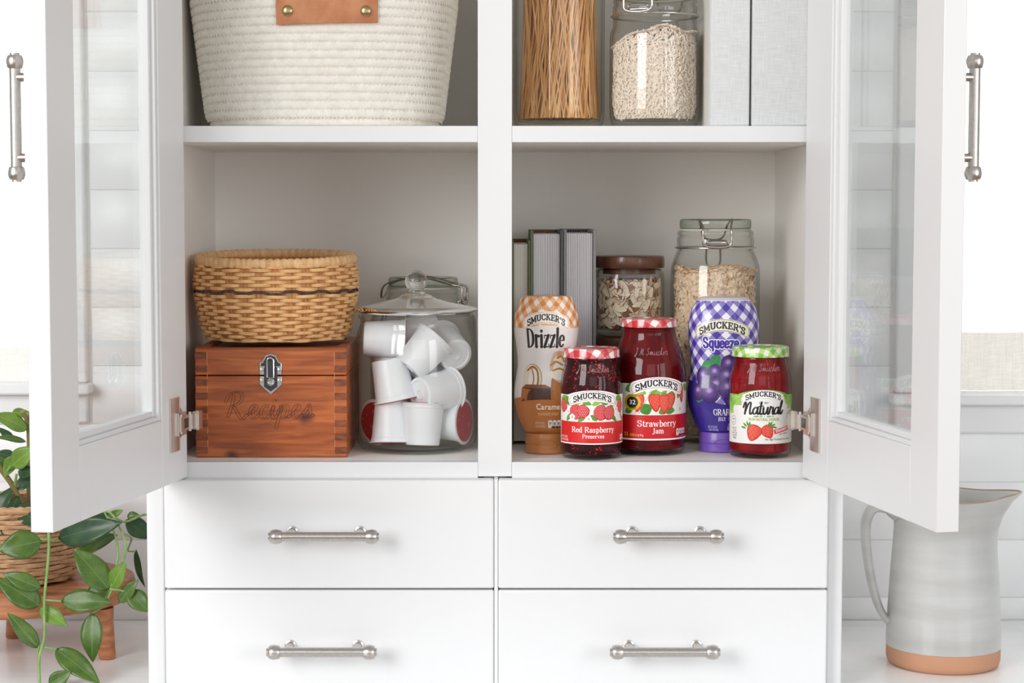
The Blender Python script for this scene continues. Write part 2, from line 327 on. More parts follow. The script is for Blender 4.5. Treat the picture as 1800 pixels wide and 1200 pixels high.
class Cv:
    """flat print drawn in millimetres (x from the middle, y from the bottom) into a texture"""
    def __init__(s, w, h, ppm, bgc):
        s.w, s.h, s.k = w, h, ppm; s.W, s.H = int(w*ppm), int(h*ppm); s.a = np.ones((s.H, s.W, 3), np.float32)*np.array(s.c(bgc), np.float32)
    @staticmethod
    def c(h):
        if isinstance(h, str): h = h.lstrip('#'); return [int(h[i:i+2], 16)/255 for i in (0, 2, 4)]
        return list(h)
    def reg(s, x0, y0, x1, y1, pad=1.5):
        a = max(0, int((x0+s.w/2)*s.k-pad)); b = min(s.W, int((x1+s.w/2)*s.k+pad+1)); c = max(0, int(y0*s.k-pad)); d = min(s.H, int(y1*s.k+pad+1))
        if b <= a or d <= c: return None
        X, Y = np.meshgrid((np.arange(a, b)+.5)/s.k-s.w/2, (np.arange(c, d)+.5)/s.k); return (slice(c, d), slice(a, b)), X, Y
    def mix(s, sl, cov, col, al=1):
        cov = (np.clip(cov, 0, 1)*al)[..., None]; col = np.array(s.c(col) if not isinstance(col, np.ndarray) else col, np.float32); s.a[sl] = s.a[sl]*(1-cov)+col*cov
    def ell(s, cx, cy, rx, ry, col, rot=0, al=1, soft=0):
        R = max(rx, ry); g = s.reg(cx-R, cy-R, cx+R, cy+R)
        if not g: return
        sl, X, Y = g; c_, s_ = cos(rot), sin(rot); u = ((X-cx)*c_+(Y-cy)*s_)/rx; v = (-(X-cx)*s_+(Y-cy)*c_)/ry; d = np.sqrt(u*u+v*v)
        s.mix(sl, (1-d)*min(rx, ry)*s.k/(1+soft*min(rx, ry)*s.k)+.5*(1-min(1, soft*3)), col, al)
    def seg(s, p, q, w0, w1, col, al=1):
        R = max(w0, w1)/2; g = s.reg(min(p[0], q[0])-R, min(p[1], q[1])-R, max(p[0], q[0])+R, max(p[1], q[1])+R)
        if not g: return
        sl, X, Y = g; dx, dy = q[0]-p[0], q[1]-p[1]; L2 = dx*dx+dy*dy+1e-9
        t = np.clip(((X-p[0])*dx+(Y-p[1])*dy)/L2, 0, 1); d = np.hypot(X-p[0]-t*dx, Y-p[1]-t*dy)
        s.mix(sl, ((w0+(w1-w0)*t)/2-d)*s.k+.5, col, al)
    def line(s, pts, w, col, al=1):
        ws = w if hasattr(w, '__len__') else [w]*len(pts)
        for i in range(len(pts)-1): s.seg(pts[i], pts[i+1], ws[i], ws[i+1], col, al)
    def poly(s, pts, col, al=1):
        xs = [p[0] for p in pts]; ys = [p[1] for p in pts]; g = s.reg(min(xs), min(ys), max(xs), max(ys))
        if not g: return
        sl, X, Y = g; ins = np.zeros(X.shape, bool); D = np.full(X.shape, 1e9)
        for (x0, y0), (x1, y1) in zip(pts, pts[1:]+pts[:1]):
            if y0 != y1:
                c = ((y0 > Y) != (y1 > Y)); xi = (x1-x0)*(Y-y0)/(y1-y0)+x0; ins ^= c & (X < xi)
            dx, dy = x1-x0, y1-y0; L2 = dx*dx+dy*dy+1e-12; t = np.clip(((X-x0)*dx+(Y-y0)*dy)/L2, 0, 1); D = np.minimum(D, np.hypot(X-x0-t*dx, Y-y0-t*dy))
        s.mix(sl, np.where(ins, D, -D)*s.k+.5, col, al)
    def rect(s, x0, y0, x1, y1, col, al=1): s.poly([(x0, y0), (x1, y0), (x1, y1), (x0, y1)], col, al)
    def strokes(s, run, fmap, wt, wn, wd, col, grow=0, al=1):
        for k, p in run:
            q = catmull(p, 5) if k == 'c' else p
            if k in 'tn' or k in 'dm':  # subdivide straight lines so that warps bend them
                q = [(p[0][0]+(p[1][0]-p[0][0])*i/4, p[0][1]+(p[1][1]-p[0][1])*i/4) for i in range(5)]
            ws = []
            for i in range(len(q)):
                a = q[max(0, i-1)]; b = q[min(len(q)-1, i+1)]; L = hypot(b[0]-a[0], b[1]-a[1])+1e-9; f = abs(b[1]-a[1])/L
                ws.append({'t': wt, 'n': wn, 'd': wd, 'm': (wt+wn)/2, 'c': wn+(wt-wn)*f**1.5}[k]+grow)
            s.line([fmap(*a) for a in q], ws, col, al)
    def text(s, t, cx, y, h, col, table=GL, w=None, wt=.17, wn=.09, wd=.08, arc=0, shear=0, grow=0, al=1, track=.03, align=.5, rot=0, sy=1, fan=.5):
        """cap height h; w = wanted total width; arc = sagitta of the baseline bow"""
        adv, run = glyph_run(t, table, track); sx = (w/adv) if w else h
        def fm(x, yy):
            X = (x-adv*align)*sx+shear*yy*h; u = (x/adv-.5)*2; Y = yy*h*sy
            if arc: Y += arc*(1-u*u); X += arc*4*u/(adv*sx)*yy*h*fan
            if rot: X, Y = X*cos(rot)-Y*sin(rot), X*sin(rot)+Y*cos(rot)
            return cx+X, y+Y
        s.strokes(run, fm, wt*h, wn*h, wd*h, col, grow*h, al)
    def sans(s, t, cx, y, h, col, w=None, align=.5, bold=.0, al=1, rot=0, arc=0, shear=0):
        gl = [font_tris(c) for c in t]; adv = sum(g[0] for g in gl)-.07; k = h/.70; sx = (w/adv) if w else k; x = 0
        for a, T in gl:
            for tri in T:
                pts = []
                for (px, py) in tri:
                    X = (x+px-adv*align)*sx+shear*py*k; Y = py*k; u = ((x+px)/adv-.5)*2
                    if arc: Y += arc*(1-u*u)
                    if rot: X, Y = X*cos(rot)-Y*sin(rot), X*sin(rot)+Y*cos(rot)
                    pts.append((cx+X, y+Y))
                xs = [p[0] for p in pts]; ys = [p[1] for p in pts]; g = s.reg(min(xs), min(ys), max(xs), max(ys), 1)
                if not g: continue
                sl, XX, YY = g
                ar = (pts[1][0]-pts[0][0])*(pts[2][1]-pts[0][1])-(pts[2][0]-pts[0][0])*(pts[1][1]-pts[0][1])
                if abs(ar) < 1e-9: continue
                if ar < 0: pts = pts[::-1]
                d = np.full(XX.shape, 1e9)
                for (x0, y0), (x1, y1) in zip(pts, pts[1:]+pts[:1]):
                    L = hypot(x1-x0, y1-y0)+1e-9; d = np.minimum(d, ((x1-x0)*(YY-y0)-(y1-y0)*(XX-x0))/L)
                s.mix(sl, (d+bold)*s.k+.75, col, al)
            x += a
    def image(s, name):
        im = bpy.data.images.new(name, s.W, s.H); px = np.ones((s.H, s.W, 4), np.float32); px[..., :3] = np.clip(s.a, 0, 1)
        im.pixels.foreach_set(px.ravel()); im.update(); im.pack(); return im
def rnd_blob(cv, cx, cy, rx, ry, col, n=9, j=.2, rot=0, al=1):
    pts = [(1+random.uniform(-j, j)) for _ in range(n)]; q = [(rx*pts[i]*cos(2*pi*i/n), ry*pts[i]*sin(2*pi*i/n)) for i in range(n)]
    q = catmull(q, 4, True); cv.poly([(cx+x*cos(rot)-y*sin(rot), cy+x*sin(rot)+y*cos(rot)) for x, y in q], col, al)
def leafp(cv, cx, cy, L, wd, rot, col, vein='#8fc25a'):
    q = [(-L/2, 0), (-L/4, wd*.4), (0, wd*.5), (L/4, wd*.35), (L/2, 0), (L/4, -wd*.35), (0, -wd*.5), (-L/4, -wd*.4)]
    q = catmull(q, 3, True); R = lambda x, y: (cx+x*cos(rot)-y*sin(rot), cy+x*sin(rot)+y*cos(rot))
    cv.poly([R(*a) for a in q], col); cv.line([R(-L/2, 0), R(L/2, 0)], .25, vein)
def raspberry(cv, cx, cy, rx, ry, rot=0):
    rnd_blob(cv, cx, cy, rx, ry, '#b3161f', 10, .05, rot)
    pts = []
    for j in range(-6, 7):
        for i in range(-6, 7):
            x = (i+.5*(j % 2))*2.15; y = j*1.8
            if (x/rx)**2+(y/ry)**2 < .88: pts.append((x, y))
    for x, y in pts:
        X, Y = cx+x, cy+y; cv.ell(X, Y, 1.12, 1.0, '#cf2530'); cv.ell(X+.1, Y+.1, .8, .65, '#e8494c'); cv.ell(X-.15, Y+.4, .42, .34, '#ffe3e0')
def strawb(cv, cx, cy, w, h, rot=0, cal=True, base='#d9261f'):
    q = [(0, -h*.5), (w*.28, -h*.3), (w*.48, h*.1), (w*.42, h*.38), (w*.15, h*.5), (-w*.15, h*.5), (-w*.42, h*.38), (-w*.48, h*.1), (-w*.28, -h*.3)]
    R = lambda x, y: (cx+x*cos(rot)-y*sin(rot), cy+x*sin(rot)+y*cos(rot))
    cv.poly([R(*a) for a in catmull(q, 4, True)], base); cv.poly([R(x*.7-w*.06, y*.75+h*.05) for x, y in catmull(q, 4, True)], '#ec4032', .6)
    for j in range(-5, 6):
        for i in range(-5, 6):
            x = (i+.5*(j % 2))*1.7; y = j*1.55
            wdt = w*.42*(1 if y > 0 else max(0, 1+y/(h*.5)))
            if abs(x) < wdt-.3 and abs(y) < h*.42:
                X, Y = R(x, y); cv.ell(X, Y, .30, .42, '#f6b468' if (i+j) % 3 else '#fff0dc')
    if cal:
        for k in range(-3, 4):
            a = rot+pi/2+k*.45; X, Y = R(0, h*.46); L = w*.32
            cv.poly([(X+cos(a+1.3)*w*.07, Y+sin(a+1.3)*w*.07), (X+cos(a)*L, Y+sin(a)*L*.8), (X+cos(a-1.3)*w*.07, Y+sin(a-1.3)*w*.07)], '#5fae2c' if k % 2 else '#3c8d24')
def flower(cv, cx, cy, r):
    for k in range(5): cv.ell(cx+r*.55*cos(k*1.257+.3), cy+r*.55*sin(k*1.257+.3), r*.5, r*.45, '#fdf3f6')
    for k in range(5): cv.ell(cx+r*.3*cos(k*1.257+.3), cy+r*.3*sin(k*1.257+.3), r*.2, r*.2, '#f3c6d2')
    cv.ell(cx, cy, r*.22, r*.22, '#e7c243')
def banner(cv, cx, y0, hw, rise, th, fill, line, lw=.45, out=None):
    """bowed ribbon with lobed ends. y0 = height of its middle line at the ends"""
    f = lambda u: rise*(1-u*u)
    top = [(cx+hw*u, y0+th/2+f(u)) for u in np.linspace(-1, 1, 25)]; bot = [(cx+hw*u, y0-th/2+f(u)) for u in np.linspace(1, -1, 25)]
    def lobe(sg):
        X = cx+sg*hw; Y = y0
        return [(X+sg*.9, Y+sg*0+th*.42), (X+sg*.9, Y+th*.22), (X+sg*2.2, Y+th*.12), (X+sg*2.2, Y-th*.14), (X+sg*.9, Y-th*.24), (X+sg*.9, Y-th*.46)]
    pts = top+lobe(1)+bot+lobe(-1)[::-1]
    if out: cv.line(pts+pts[:1], out[1], out[0])
    cv.poly(pts, fill); cv.line(pts+pts[:1], lw, line)
    cv.ell(cx-hw-.6, y0-.1, .35, .35, line); cv.ell(cx+hw+.6, y0-.1, .35, .35, line)
def smuckers(cv, cx, y, w, h, rise, col='#141414'):
    cv.text("SMUCKER'S", cx, y, h, col, w=w, wt=.25, wn=.165, wd=.155, arc=rise, track=.06, fan=.28)
def gingham(cv, c_dark, c_mid, white, per, rot, y0=0, y1=1e9, warp=0):
    sl, X, Y = cv.reg(-cv.w, max(0, y0), cv.w, min(cv.h, y1)); u = (X*cos(rot)+Y*sin(rot))/per; v = (-X*sin(rot)+Y*cos(rot))/per
    a = np.clip((np.abs((u % 1)-.5)-.25)*per*cv.k+.5, 0, 1); b = np.clip((np.abs((v % 1)-.5)-.25)*per*cv.k+.5, 0, 1)
    ca, cb, cc = (np.array(cv.c(x), np.float32) for x in (white, c_mid, c_dark)); s2 = (a+b)[..., None]
    m = (Y >= y0) & (Y <= y1); res = np.where(s2 < 1, ca+(cb-ca)*s2, cb+(cc-cb)*(s2-1)); cv.a[sl] = np.where(m[..., None], res, cv.a[sl])

# =================================================================== THE SETTING
YW = .36          # face of the tiled wall
SILL_L, SILL_R = .311, .2976
WIN = {'l': (-1.15, -.575, SILL_L, 1.35), 'r': (.565, 1.15, SILL_R, 1.35)}
g = G()
ywa, ywb = YW+.0016, YW+.12
g.box(-1.6, WIN['l'][0], ywa, ywb, -.9, 1.8); g.box(WIN['l'][1], WIN['r'][0], ywa, ywb, -.9, 1.8); g.box(WIN['r'][1], 1.6, ywa, ywb, -.9, 1.8)
for k in 'lr':
    a, b, c, d = WIN[k]; g.box(a, b, ywa, ywb, -.9, c-.0142); g.box(a, b, ywa, ywb, d, 1.8)
wall = struct(put('wall_back', g, M['grout'], smooth=0))
floor = struct(put('floor', G().box(-5, 5, -7, ywb, -.92, -.9), M['floor'], smooth=0))

# tiles, each a piece of its own on the wall
TH_T = .0755; TW_T = .30
def spans(z0, z1):
    zc = (z0+z1)/2; bl = [(-.375, .375)]
    for k in 'lr':
        a, b, c, d = WIN[k]; t = .055
        if zc > c-.052: bl.append((a-t, b+t))
    bl.sort(); x = -1.2; out = []
    for a, b in bl:
        if a > x: out.append((x, a))
        x = max(x, b)
    if x < 1.2: out.append((x, 1.2))
    return out
tcache = {}
r = -1; z = .0303-TH_T
while z < 1.36:
    z0, z1 = max(z, .0006)+.0004, z+TH_T-.0004
    for a, b in spans(z0, z1):
        off = (.57 if r % 2 else .41) if a > 0 else (-.57 if r % 2 else -.42)
        k = math.floor((a-off)/TW_T)
        while off+k*TW_T < b:
            x0, x1 = max(a, off+k*TW_T+.0006), min(b, off+(k+1)*TW_T-.0006); k += 1
            if x1-x0 < .012: continue
            key = (round(x1-x0, 4), round(z1-z0, 4))
            if key not in tcache:
                w2, h2 = key[0]/2, key[1]/2; e = .0005
                gg = G(); V = [(-w2, .0015, -h2), (w2, .0015, -h2), (w2, .0015, h2), (-w2, .0015, h2), (-w2, e, -h2), (w2, e, -h2), (w2, e, h2), (-w2, e, h2),
                               (-w2+e, 0, -h2+e), (w2-e, 0, -h2+e), (w2-e, 0, h2-e), (-w2+e, 0, h2-e)]
                Fc = [(8, 9, 10, 11)]
                for i in range(4): j = (i+1) % 4; Fc += [(4+i, 4+j, 8+j, 8+i), (i, j, 4+j, 4+i)]
                gg.add(V, Fc); me = gg.mesh('tile', 60); me.materials.append(M['tile']); tcache[key] = me
            o = put('tile', tcache[key], None, wall, loc=((x0+x1)/2, YW, (z0+z1)/2))
            pass
    z += TH_T; r += 1

# windows
M['linen_sheer'] = weave_mat('sheer_linen', (.90, .89, .87), (.99, .99, .98), 900, .9, .1, trans=.6)
M['linen_hem'] = weave_mat('linen_hem', (.78, .735, .685), (.87, .835, .79), 520, .95, .3, trans=.10)
def window(k, name, hem_top, lbl):
    a, b, c, d = WIN[k]
    w = bpy.data.objects.new(name, None); COL.objects.link(w); struct(w); w.location = ((a+b)/2, YW, c)
    cx = (a+b)/2; hw = (b-a)/2; H = d-c
    g = G()
    g.box(-hw, hw, .06, .085, 0, .005).box(-hw, hw, .06, .085, H-.035, H).box(-hw, -hw+.03, .06, .085, .005, H-.035).box(hw-.03, hw, .06, .085, .005, H-.035)
    put('sash', g, M['white'], w, bevel=.002)
    put('pane', G().box(-hw+.03, hw-.03, .070, .074, .005, H-.035), M['pane'], w)
    t = .05
    put('casing', G().box(-hw-t, -hw, -.012, .008, 0, H+t), M['white'], w, bevel=.003)
    put('casing', G().box(hw, hw+t, -.012, .008, 0, H+t), M['white'], w, bevel=.003)
    put('casing', G().box(-hw, hw, -.012, .008, H, H+t), M['white'], w, bevel=.003)
    put('sill', G().box(-hw-t-.006, hw+t+.006, -.030, .06, -.014, 0), M['white'], w, bevel=.003)
    put('apron', G().box(-hw-t, hw+t, -.010, .008, -.052, -.014), M['white'], w, bevel=.003)
    # curtain with a doubled hem
    ct = thing('linen_curtain', lbl, 'curtain', ((a+b)/2, YW, c))
    def sheet(z0, z1, y, nx=90, nz=6, amp=.0022):
        g = G(); V = []; Fc = []
        for j in range(nz+1):
            for i in range(nx+1):
                x = -hw+.004+(2*hw-.008)*i/nx; zz = z0+(z1-z0)*j/nz
                V.append((x, y+amp*sin(x*70+1)+amp*.7*sin(x*143), zz))
        for j in range(nz):
            for i in range(nx): q = j*(nx+1)+i; Fc.append((q, q+1, q+nx+2, q+nx+1))
        return g.add(V, Fc)
    put('curtain_panel', sheet(.0005, H-.01, .030), M['linen_sheer'], ct)
    put('hem', sheet(.0005, hem_top-c, .0262), M['linen_hem'], ct)
    return w
window('l', 'window_1', .3536, 'white sheer linen curtain over the window on the left, narrow beige hem')
window('r', 'window_2', .374, 'white linen curtain with a wide beige hem over the right window')

# worktop
ct = put('countertop', G().box(-1.4, 1.4, -.30, YW-.001, -.03, 0), M['marble'], bevel=.002, smooth=0)
tag(ct, 'white veined marble countertop that the cupboard, pitcher and plant stand on', 'countertop')
base = put('base_cabinet', G().box(-1.4, 1.4, -.27, YW-.002, -.86, -.031), M['white'], smooth=0)
tag(base, 'white base cabinet run under the marble countertop', 'cabinet')

# =================================================================== THE CUPBOARD
ZF = .2547; Z1 = .6245; ZB = .238; ZT = 1.02; DEP = .339
cab = thing('kitchen_cupboard', 'white freestanding cupboard with two open glass doors over four drawers', 'cupboard', (0, 0, 0))
for sgn in (-1, 1):
    put('side_panel', G().box(min(sgn*.386, sgn*.356), max(sgn*.386, sgn*.356), .018, DEP+.012, 0, ZT), M['inner'], cab, bevel=.0006)
    x0, x1 = (-.386, -.344) if sgn < 0 else (.344, .386)
    put('stile', G().box(x0, x1, 0, .018, ZB+.0005, ZT), M['white'], cab, bevel=.0008)
    x0, x1 = (-.386, -.3658) if sgn < 0 else (.3678, .386)
    put('stile', G().box(x0, x1, -.002, .018, 0, ZB), M['white'], cab, bevel=.003, seg=4)
put('mullion', G().box(-.01875, .01875, 0, .018, ZB+.0005, ZT), M['white'], cab, bevel=.0008)
put('mullion', G().box(-.0012+.0004, .0037-.0004, -.0175, .018, 0, ZB), M['white'], cab)
put('divider_panel', G().box(-.012, .012, .0185, DEP, .004, ZT-.02), M['inner'], cab)
put('back_panel', G().box(-.356, .356, DEP, DEP+.012, 0, ZT), M['inner'], cab)
put('top_panel', G().box(-.356, .356, .0185, DEP, ZT-.02, ZT), M['inner'], cab)
for x0, x1 in ((-.3555, -.0125), (.0125, .3555)):
    fx0, fx1 = (-.344, -.01875) if x0 < 0 else (.01875, .344)
    put('shelf', G().box(x0, x1, .019, DEP-.0005, .6066, Z1), M['inner'], cab, bevel=.0006)
    put('shelf_edging', G().box(fx0, fx1, .0005, .0188, .6066, Z1), M['white'], cab, bevel=.0007)
    put('bottom_panel', G().box(x0, x1, .019, DEP-.0005, ZF-.018, ZF), M['inner'], cab)
    put('rail', G().box(fx0, fx1, .0005, .0188, ZB-.014, ZF), M['white'], cab, bevel=.0007)
put('dust_panel', G().box(-.356, .356, .02, .03, .0, ZB-.004), M['inner'], cab)

def handle_geo(L=.1195, proj=.032):
    """bar pull along x, standing off towards -y; origin on the mounting face at its middle"""
    h = L/2; g = G(); pr = []
    R = .00525
    prof = [(0, -h), (.0045, -h), (.0045, -h+.0018), (.0062, -h+.0020), (.0072, -h+.0032), (.0080, -h+.0062), (.0081, -h+.0085), (.0074, -h+.0125), (.0066, -h+.0142), (R, -h+.0145)]
    prof = prof+[(r, -z) for r, z in prof[::-1]]
    g.lathe(prof, 32); g.xf(Matrix.Translation((0, -proj, 0)) @ Matrix.Rotation(pi/2, 4, 'Y'))
    for s in (-1, 1):
        p = G().lathe([(0, 0), (.0064, 0), (.0064, .0016), (.0046, .0024), (.0042, .005), (.0042, proj-.003), (0, proj-.003)], 24)
        p.xf(Matrix.Translation((s*(h-.0225), 0, 0)) @ Matrix.Rotation(pi/2, 4, 'X')); g.merge(p)
    return g.mesh('handle', 40)
HM = handle_geo(); HM.materials.append(M['nickel'])
ZR = [(.1174, .2376), (.004, .1155)]
for (x0, x1, hx) in ((-.3634, -.0012, (571-870)/1615), (.0037, .3660, (1173-870)/1615)):
    for zi, (z0, z1) in enumerate(ZR):
        d = put('drawer', G().box(x0, x1, -.020, -.0005, z0, z1), M['white'], cab, bevel=.0022, seg=3)
        hz = P(0, 943, -.052).z if zi == 0 else P(0, 1146, -.052).z
        o = put('handle', HM, None, d, loc=(hx-(.003 if zi else 0), -.020, hz)); o['label'] = 'brushed nickel bar handle'
        put('drawer_box', G().box(x0+.012, x1-.012, .031, DEP-.01, z0+.012, z1-.008), M['inner'], d)

def hinge_geo():
    """concealed hinge at the door's inner face: x into the door (u), y out of the inner face (towards the cabinet inside), z up"""
    g = G(); n = 10
    for i in range(n):   # curved cover plate
        a0 = i/n; a1 = (i+1)/n; y = lambda t: .0010+.0022*sin(pi*t)
        g.add([(.020+.031*a0, y(a0), -.029), (.020+.031*a1, y(a1), -.029), (.020+.031*a1, y(a1), .029), (.020+.031*a0, y(a0), .029)], [(0, 1, 2, 3)])
        g.add([(.020+.031*a0, y(a0), .029), (.020+.031*a1, y(a1), .029), (.020+.031*a1, 0, .029), (.020+.031*a0, 0, .029)], [(0, 1, 2, 3)])
        g.add([(.020+.031*a0, y(a0), -.029), (.020+.031*a1, y(a1), -.029), (.020+.031*a1, 0, -.029), (.020+.031*a0, 0, -.029)], [(0, 1, 2, 3)])
    g.box(.0195, .0205, 0, .0015, -.029, .029); g.box(.0505, .0515, 0, .0025, -.029, .029)
    cup = [(.0205+.0115*cos(a), .0165*sin(a)) for a in np.linspace(pi/2, 3*pi/2, 16)]
    g.prism(cup, 1, -.004, .0016)
    return g.mesh('hinge', 40)
def hinge_arm_geo():
    g = G()
    g.box(.014, .036, .002, .0065, -.0125, -.0085).box(.014, .036, .002, .0065, .0085, .0125).box(.033, .037, .002, .0065, -.0125, .0125)   # rim of the cup
    g.box(.002, .034, .004, .0078, -.0080, .0080)
    g.box(-.010, .004, .0045, .0105, -.0078, .0078); g.box(-.020, -.008, .006, .0135, -.0098, .0098)
    g.tube([(.001, .0062, -.0105), (.001, .0062, .0105)], .0018); g.tube([(.031, .0062, -.0105), (.031, .0062, .0105)], .0016)
    g.tube([(-.010, .011, -.0105), (-.010, .011, .0105)], .0016)
    return g
hinge_me = hinge_geo(); hinge_me.materials.append(M['hinge'])
arm_me = hinge_arm_geo().mesh('hinge_arm', 40); arm_me.materials.append(M['hinge'])
slot_me = G().box(.012, .024, .0078, .0085, -.0052, .0052).mesh('screw_slot', 0); slot_me.materials.append(M['dark'])
def door(sgn):
    """local frame: x along the door from the hinge, y out of the inner face, z up; then mirrored for the right door"""
    TD = .022; Lw = .372; H = ZT-ZB-.002; u0, u1 = .0795, .3075; zb = .3095-ZB; zt = H-.075
    U = Vector((-.0611, -.354, 0)).normalized(); Nn = Vector((-U.y, U.x, 0))   # Nn: inner normal for the left door (points +x)
    hx = Vector((-.3395, -.0045, ZB+.0005))
    def T(g):
        g.v = [((hx+U*p[0]+Nn*p[1]).x*(-sgn), (hx+U*p[0]+Nn*p[1]).y, hx.z+p[2]) for p in g.v]; return g
    f = G()
    f.box(0, u0, -TD, 0, 0, H).box(u1, Lw, -TD, 0, 0, H).box(u0, u1, -TD, 0, 0, zb).box(u0, u1, -TD, 0, zt, H)
    d = put('door', T(f), M['white'], cab, bevel=.0009)
    def ring(g, a, b, c, e, w, y0, y1):   # picture-frame strip
        g.box(a, a+w, y0, y1, c, e); g.box(b-w, b, y0, y1, c, e); g.box(a+w, b-w, y0, y1, c, c+w); g.box(a+w, b-w, y0, y1, e-w, e); return g
    put('glazing_bead', T(ring(G(), u0, u1, zb, zt, .0045, -.0165, -.0022)), M['white'], d, bevel=.0008)
    put('glazing_bead', T(ring(G(), u0+.0045, u1-.0045, zb+.0045, zt-.0045, .006, -.0165, -.0065)), M['white'], d, bevel=.001)
    put('glass_pane', T(G().box(u0+.004, u1-.004, -.0150, -.0118, zb+.004, zt-.004)), M['pane'], d)
    # bar handle on the outer face
    g = G(); g.v = [tuple(v.co) for v in HM.vertices]; g.f = [tuple(p.vertices) for p in HM.polygons]
    g.v = [(.3175+p[2], -TD+p[1], P(0, 207.5, -.3).z-hx.z+p[0]) for p in g.v]
    o = put('handle', T(g), M['nickel'], d, smooth=40); o['label'] = 'brushed nickel bar handle'
    for zz in (.3015,):
        for me_, nm in ((hinge_me, 'hinge'), (arm_me, 'hinge_arm'), (slot_me, 'screw_slot')):
            g = G(); g.v = [(v.co.x+.0065, v.co.y, v.co.z+zz-hx.z) for v in me_.vertices]; g.f = [tuple(p.vertices) for p in me_.polygons]
            put(nm, T(g), me_.materials[0], d, smooth=40)
    return d
dl = door(-1); dr = door(1)
dl['label'] = 'glass-paned door hinged on the left, wide open'; dr['label'] = 'glass-paned door hinged on the right, wide open'

# =================================================================== PRESERVE JARS
M['seam'] = mat('jam_red', (.16, .004, .006), .35, var=(.07, .001, .003), vscale=(60, 60, 60), spec=.6, coat=.3)
def jam_mat(name, deep, mid, seedc, dens):
    """translucent red fruit body with scattered brighter bits"""
    m = bpy.data.materials.new(name); N, L = nodes(m); b = N['Principled BSDF']; tc = N.new('ShaderNodeTexCoord')
    n = N.new('ShaderNodeTexNoise'); n.inputs['Scale'].default_value = 45; n.inputs['Detail'].default_value = 3; L.new(tc.outputs['Object'], n.inputs[0])
    r = N.new('ShaderNodeValToRGB'); r.color_ramp.elements[0].position = .35; r.color_ramp.elements[1].position = .7
    r.color_ramp.elements[0].color = rgb(deep); r.color_ramp.elements[1].color = rgb(mid); L.new(n.outputs[0], r.inputs[0])
    v = N.new('ShaderNodeTexVoronoi'); v.inputs['Scale'].default_value = 330; L.new(tc.outputs['Object'], v.inputs[0])
    n2 = N.new('ShaderNodeTexNoise'); n2.inputs['Scale'].default_value = 90; L.new(tc.outputs['Object'], n2.inputs[0])
    lt = N.new('ShaderNodeMath'); lt.operation = 'LESS_THAN'; lt.inputs[1].default_value = .30; L.new(v.outputs['Distance'], lt.inputs[0])
    gt = N.new('ShaderNodeMath'); gt.operation = 'GREATER_THAN'; gt.inputs[1].default_value = dens; L.new(n2.outputs[0], gt.inputs[0])
    ml = N.new('ShaderNodeMath'); ml.operation = 'MULTIPLY'; L.new(lt.outputs[0], ml.inputs[0]); L.new(gt.outputs[0], ml.inputs[1])
    mx = N.new('ShaderNodeMix'); mx.data_type = 'RGBA'; L.new(ml.outputs[0], mx.inputs[0]); L.new(r.outputs[0], mx.inputs[6]); mx.inputs[7].default_value = rgb(seedc)
    L.new(mx.outputs[2], b.inputs['Base Color']); b.inputs['Roughness'].default_value = .5; b.inputs['Specular IOR Level'].default_value = .08
    return m
M['jam_r'] = jam_mat('raspberry_preserve', (.020, .0006, .002), (.060, .002, .007), (.62, .03, .035), .50)
M['jam_s'] = jam_mat('strawberry_jam', (.075, .001, .002), (.17, .003, .005), (.26, .01, .01), .66)
M['jam_n'] = jam_mat('strawberry_fruit_spread', (.17, .004, .007), (.34, .012, .016), (.45, .05, .035), .60)
M['jamglass'] = thin_glass('jam_jar_glass', (.98, .96, .96), (.30, .16, .18), 4, f0=.03)
M['emboss'] = mat('emboss_painted_glint', (.40, .15, .16), .06, spec=1, coat=.5)  # pale tone stands in for glints along the raised clear-glass lettering

def lid_mat(name, dark, mid, rot, per):
    """gingham printed flat on the lid blank, so on the skirt the checks run down from the rim"""
    m = bpy.data.materials.new(name); N, L = nodes(m); b = N['Principled BSDF']; b.inputs['Roughness'].default_value = .28; b.inputs['Coat Weight'].default_value = .6
    uv = N.new('ShaderNodeUVMap'); mp = N.new('ShaderNodeMapping'); mp.inputs['Rotation'].default_value = (0, 0, rot); mp.inputs['Scale'].default_value = (1/per, 1/per, 1)
    L.new(uv.outputs[0], mp.inputs[0]); sp = N.new('ShaderNodeSeparateXYZ'); L.new(mp.outputs[0], sp.inputs[0]); s_ = []
    for ax in (0, 1):
        fr = N.new('ShaderNodeMath'); fr.operation = 'FRACT'; L.new(sp.outputs[ax], fr.inputs[0])
        g = N.new('ShaderNodeMath'); g.operation = 'GREATER_THAN'; g.inputs[1].default_value = .5; L.new(fr.outputs[0], g.inputs[0]); s_.append(g)
    a = N.new('ShaderNodeMath'); a.operation = 'ADD'; L.new(s_[0].outputs[0], a.inputs[0]); L.new(s_[1].outputs[0], a.inputs[1])
    h = N.new('ShaderNodeMath'); h.operation = 'MULTIPLY'; h.inputs[1].default_value = .5; L.new(a.outputs[0], h.inputs[0])
    r = N.new('ShaderNodeValToRGB'); r.color_ramp.interpolation = 'CONSTANT'; e = r.color_ramp.elements
    e[0].position = 0; e[0].color = rgb((.86, .85, .83)); e[1].position = .3; e[1].color = rgb(mid); k = e.new(.8); k.color = rgb(dark)
    L.new(h.outputs[0], r.inputs[0]); L.new(r.outputs[0], b.inputs['Base Color']); return m
M['lid_red'] = lid_mat('red_gingham_lid', (.60, .012, .025), (.72, .17, .18), .5, .0165)
M['lid_green'] = lid_mat('green_gingham_lid', (.20, .48, .03), (.45, .68, .22), .35, .0125)

def add_planar_uv(me, fn):
    uv = me.uv_layers.new(name='UVMap'); co = [v.co for v in me.vertices]
    for lp in me.loops: uv.data[lp.index].uv = fn(co[lp.vertex_index])

